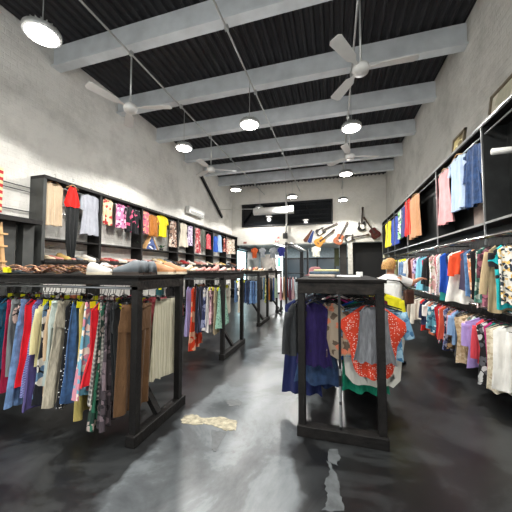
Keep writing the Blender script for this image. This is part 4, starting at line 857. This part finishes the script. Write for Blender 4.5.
# ---------------------------------------------------------------- guitars on the back wall
def guitar(bu, bv, hu, hv, style, c, lab, c2='e0dcd0'):
    y = YB-.08; pb = at(bu, bv, 1, y); ph = at(hu, hv, 1, y); d = ph-pb; Ln = max(.85, min(1.15, d.length)); ang = math.atan2(d.x, d.z)
    t = thing('guitar' if style == 'ac' else 'electric_guitar', lab, 'guitar', pb, 0, 'guitars on the back wall'); t.rotation_euler = (0, ang, 0); t.scale = (1.25, 1, 1.12)
    if style == 'ac': pr_ = [(-.26, .0), (-.25, .1), (-.2, .17), (-.1, .19), (0, .155), (.07, .125), (.14, .14), (.2, .13), (.23, .06), (.235, 0)]; th = .1
    else: pr_ = [(-.22, .0), (-.21, .1), (-.14, .155), (-.04, .13), (.03, .115), (.1, .13), (.2, .12), (.24, .09), (.17, .06), (.12, .0)]; th = .045
    poly = [(w_, z) for z, w_ in pr_]+[(-w_, z if style == 'ac' else z-.03*(z > .1)) for z, w_ in pr_[-2:0:-1]]
    MB().prism(poly, -th/2, th/2-.0).obj('body', plain('guitar_lacquer', c, .25, 0, .12, 6), t, bevel=.01)
    MB().box(-.027, .027, -th/2-.012, -th/2+.012, .08, Ln-.18).obj('neck', plain('fretboard', '2c1c14', .4), t)
    MB().prism([(-.03, Ln-.18), (.03, Ln-.18), (.042, Ln-.02), (0, Ln), (-.042, Ln-.03)], -th/2-.015, -th/2+.01).obj('headstock', plain('headstock', '3a2416', .4), t)
    if style == 'ac':
        MB().rings([[(.05*math.cos(a), yy, .03+.05*math.sin(a)) for a in [2*PI*j/16 for j in range(16)]] for yy in (-th/2-.003, -th/2+.001)], True, True).obj('sound_hole', M['plasticb'], t)
        MB().box(-.07, .07, -th/2-.012, -th/2, -.13, -.1).obj('bridge', M['plasticb'], t)
        if c2: MB().prism([(.0, -.05), (.08, -.12), (.13, -.05), (.07, .02)], -th/2-.004, -th/2+.001).obj('pickguard', plain('pickguard', c2, .3), t)
    else:
        MB().prism([(.02, -.15), (.12, -.1), (.09, .05), (-.06, .1), (-.05, -.05)], -th/2-.004, -th/2+.001).obj('pickguard', plain('pickguard', c2, .3), t)
        for z in (-.09, -.02, .05): MB().box(-.035, .035, -th/2-.01, -th/2, z, z+.015).obj('pickup', M['plasticb'], t)
guitar(320.5, 231.5, 334, 225, 'el', '24201e', 'black and white electric guitar, upper left on the back wall')
guitar(320, 241.5, 333, 231, 'ac', 'c98a34', 'honey yellow acoustic guitar tilted right on the back wall', None)
guitar(339, 239, 346, 225, 'ac', 'a8603c', 'reddish brown acoustic guitar with white pickguard', 'e8e0dc')
guitar(349.5, 238, 364, 235.5, 'el', '2c2826', 'electric guitar mounted level above the dark doorway')
guitar(361.5, 226, 362.5, 209, 'el', '1c1a1a', 'dark electric guitar mounted upright, highest on the wall')
guitar(374.5, 233, 366, 221, 'ac', '45161a', 'dark cherry guitar tilted left beside the right wall', None)
for (u0, v0, u1, v1, c, lab) in ((305, 241, 312, 230, '5c3c2c', 'brown tapered pennant left of the guitars'), (309.5, 242, 313.5, 231, '2b3f74', 'blue tapered pennant left of the guitars')):
    a = at(u0, v0, 1, YB-.02); b = at(u1, v1, 1, YB-.02); d = (a-b); ang = math.atan2(d.x, d.z); t_ = MB().prism([(-.03, 0), (.03, 0), (.11, d.length), (0, d.length+.06), (-.11, d.length)], -.02, .0)
    o = t_.obj('wall_pennant', fabric('plain', c), label=lab, cat='pennant'); o.location = b; o.rotation_euler = (0, ang, 0)

# ---------------------------------------------------------------- bare screed, scuffed and pale patches on the floor
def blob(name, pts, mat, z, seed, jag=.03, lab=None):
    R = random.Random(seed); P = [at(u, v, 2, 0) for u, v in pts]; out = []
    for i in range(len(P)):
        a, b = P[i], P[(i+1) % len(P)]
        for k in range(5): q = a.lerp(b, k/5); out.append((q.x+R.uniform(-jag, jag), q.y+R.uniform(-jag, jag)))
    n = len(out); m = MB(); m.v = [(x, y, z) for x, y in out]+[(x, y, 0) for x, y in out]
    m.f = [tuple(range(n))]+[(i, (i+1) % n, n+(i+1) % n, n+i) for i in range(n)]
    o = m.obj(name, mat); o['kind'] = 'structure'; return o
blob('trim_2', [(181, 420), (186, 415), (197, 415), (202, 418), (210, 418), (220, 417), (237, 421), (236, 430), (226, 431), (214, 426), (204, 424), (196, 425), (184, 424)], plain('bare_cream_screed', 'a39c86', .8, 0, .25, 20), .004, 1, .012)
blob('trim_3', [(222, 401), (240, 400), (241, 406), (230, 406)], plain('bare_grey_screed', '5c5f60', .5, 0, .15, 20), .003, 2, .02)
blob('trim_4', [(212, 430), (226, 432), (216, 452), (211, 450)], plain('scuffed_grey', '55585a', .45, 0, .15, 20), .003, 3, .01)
blob('trim_5', [(327, 460), (332, 466), (338, 480), (340, 495), (344, 511), (322, 511), (328, 498), (325, 484), (330, 472)], plain('pale_patch', '585c5e', .35, 0, .2, 12), .003, 4, .01)  # two pale grey patches laid on the floor, this and the next
blob('trim_6', [(329, 450), (337, 449), (340, 457), (337, 466), (328, 462)], plain('pale_patch_2', '585c5e', .35, 0, .2, 12), .0035, 5, .008)

# ---------------------------------------------------------------- the person at the right rail
def person():
    px_, py = .9, 5.15
    t = thing('person', 'person with blonde hair and white T-shirt reaching towards the right wall rail', 'person', (px_, py, 0), -.9); t.scale = (.97, .97, .97)
    # local: +y is where the person faces; built to 1.8 m
    V = [(0, 0, 1.0), (0, .0, 1.15), (0, .0, 1.32), (0, .02, 1.44), (0, .03, 1.53), (0, .04, 1.6), (0, .05, 1.7), (0, .04, 1.79)]
    Rr = [.15, .13, .15, .13, .06, .06, .085, .07]
    E_ = [(i, i+1) for i in range(7)]
    def chain(start, pts, rs):
        k = start
        for p_, r_ in zip(pts, rs): V.append(p_); Rr.append(r_); E_.append((k, len(V)-1)); k = len(V)-1
        return k
    # right arm reaches forward (local +y) to the rail, left arm bent down
    ra = chain(3, [(.17, .03, 1.46), (.24, .25, 1.40), (.2, .5, 1.47), (.19, .56, 1.48)], [.06, .045, .032, .03])
    for dx, l_, in ((-.03, .06), (-.01, .08), (.012, .075), (.033, .06)): chain(ra, [(.19+dx, .6, 1.48), (.19+dx*1.2, .6+l_*.6, 1.475), (.19+dx*1.2, .6+l_, 1.455)], [.011, .009, .008])
    chain(ra, [(.14, .57, 1.475), (.12, .6, 1.46)], [.012, .009])
    la = chain(3, [(-.17, .0, 1.46), (-.23, -.02, 1.2), (-.2, .16, 1.02), (-.19, .2, .98)], [.06, .045, .032, .03])
    for dx, l_, in ((-.03, .05), (-.01, .07), (.012, .065), (.033, .05)): chain(la, [(-.19+dx, .23, .96), (-.19+dx, .23+l_*.5, .93), (-.19+dx, .22+l_*.6, .9)], [.011, .009, .008])
    chain(la, [(-.15, .21, .97), (-.135, .23, .94)], [.012, .009])
    for s in (-1, 1): chain(0, [(s*.09, 0, .9), (s*.1, .02, .5), (s*.1, -.01, .1), (s*.1, .1, .04), (s*.1, .17, .035)], [.1, .065, .045, .04, .03])
    me = bpy.data.meshes.new('body'); me.from_pydata(V, E_, []); o = link('body', me, t); me.materials.append(M['skin'])
    sk = o.modifiers.new('skin', 'SKIN'); sk.use_smooth_shade = True
    for i, r_ in enumerate(Rr):
        sv = me.skin_vertices[0].data[i]; sv.radius = (r_, r_); sv.use_root = (i == 0)
    for i, kx in ((0, 1.1), (1, 1.15), (2, 1.2), (3, 1.25)): me.skin_vertices[0].data[i].radius = (Rr[i]*kx, Rr[i]*.8)
    ss = o.modifiers.new('sub', 'SUBSURF'); ss.levels = 2; ss.render_levels = 2
    # T-shirt as lofted rings a little outside the body
    def ring(cx, cy, z, rx, ry, n=20): return [(cx+rx*math.cos(2*PI*j/n), cy+ry*math.sin(2*PI*j/n), z) for j in range(n)]
    sh = fabric('plain', 'e2e2e0')
    tee = MB().rings([ring(0, .02, 1.56, .075, .075), ring(0, .02, 1.53, .13, .1), ring(0, .01, 1.48, .215, .135), ring(0, 0, 1.38, .23, .155), ring(0, 0, 1.2, .215, .155), ring(0, 0, .98, .225, .165)])
    tee.obj('t_shirt', sh, t, True)
    for s, a_, b_2 in ((1, Vector((.17, .03, 1.47)), Vector((.235, .22, 1.41))), (-1, Vector((-.17, 0, 1.47)), Vector((-.23, -.01, 1.24)))):
        MB().tube([a_, a_.lerp(b_2, .4), b_2], [.085, .08, .075], 12, False).obj('sleeve', sh, t, True)
    tr = fabric('plain', '1c1d20')
    mb = MB().rings([ring(0, 0, 1.02, .2, .15), ring(0, 0, .9, .205, .155), ring(0, 0, .82, .2, .15)])
    for s in (-1, 1): mb.rings([ring(s*.1, 0, .86, .105, .13), ring(s*.1, .02, .5, .085, .09), ring(s*.1, 0, .08, .08, .08)])
    mb.obj('trousers', tr, t, True)
    for s in (-1, 1): MB().rings([[(s*.1+.05*math.cos(a)*k, y_, max(0, .02+h*math.sin(a))) for a in [2*PI*j/12 for j in range(12)]] for y_, k, h in ((-.08, .7, .06), (-.03, 1, .09), (.08, 1, .07), (.17, .9, .045), (.22, .5, .03))], True, True).obj('shoe', M['plasticb'], t, True)
    # hair: cap round the back of the head, plus bun
    hr_ = []
    for i in range(9):
        ph = PI*i/8*.62; r_ = .115*math.sin(ph)+.002; z = 1.735+.115*math.cos(ph)
        hr_.append([(r_*1.0*math.cos(2*PI*j/20), .02+r_*1.08*math.sin(2*PI*j/20)-.03*math.cos(0)*i/8, z-(.05*i/8 if math.sin(2*PI*j/20) < .3 else -.02*i/8)) for j in range(20)])
    MB().rings(hr_, True, False).obj('hair', M['hair'], t, True)
    # face
    for s in (-1, 1):
        MB().lathe([(.001, -.012), (.012, 0), (.001, .012)], 10, (s*.033, .128, 1.705)).obj('eye', M['plasticw'], t, True)
        MB().lathe([(.001, -.028), (.012, -.01), (.014, .012), (.001, .026)], 8, (s*.09, .04, 1.69)).obj('ear', M['skin'], t, True)
    MB().tube([(0, .13, 1.705), (0, .152, 1.675), (0, .132, 1.668)], [.007, .013, .008], 8).obj('nose', M['skin'], t, True)
    MB().tube([(-.022, .125, 1.645), (0, .134, 1.643), (.022, .125, 1.645)], [.003, .006, .003], 6).obj('mouth', plain('lips', 'a45a50'), t, True)
    # bag worn by the person
    bg = thing('shoulder_bag', 'brown shoulder bag with black strap hanging on the person', 'bag', (px_, py, 0), -.9)
    MB().box(.24, .31, .02, .22, 1.02, 1.26).obj('pouch', plain('brown_bag_leather', '4a2c20', .5), bg, bevel=.03)
    MB().tube([(.275, .12, 1.25), (.25, -.05, 1.4), (.12, -.17, 1.42), (-.05, -.19, 1.32), (-.2, -.14, 1.2)], .012, 8).obj('strap', M['plasticb'], bg, True)
person()
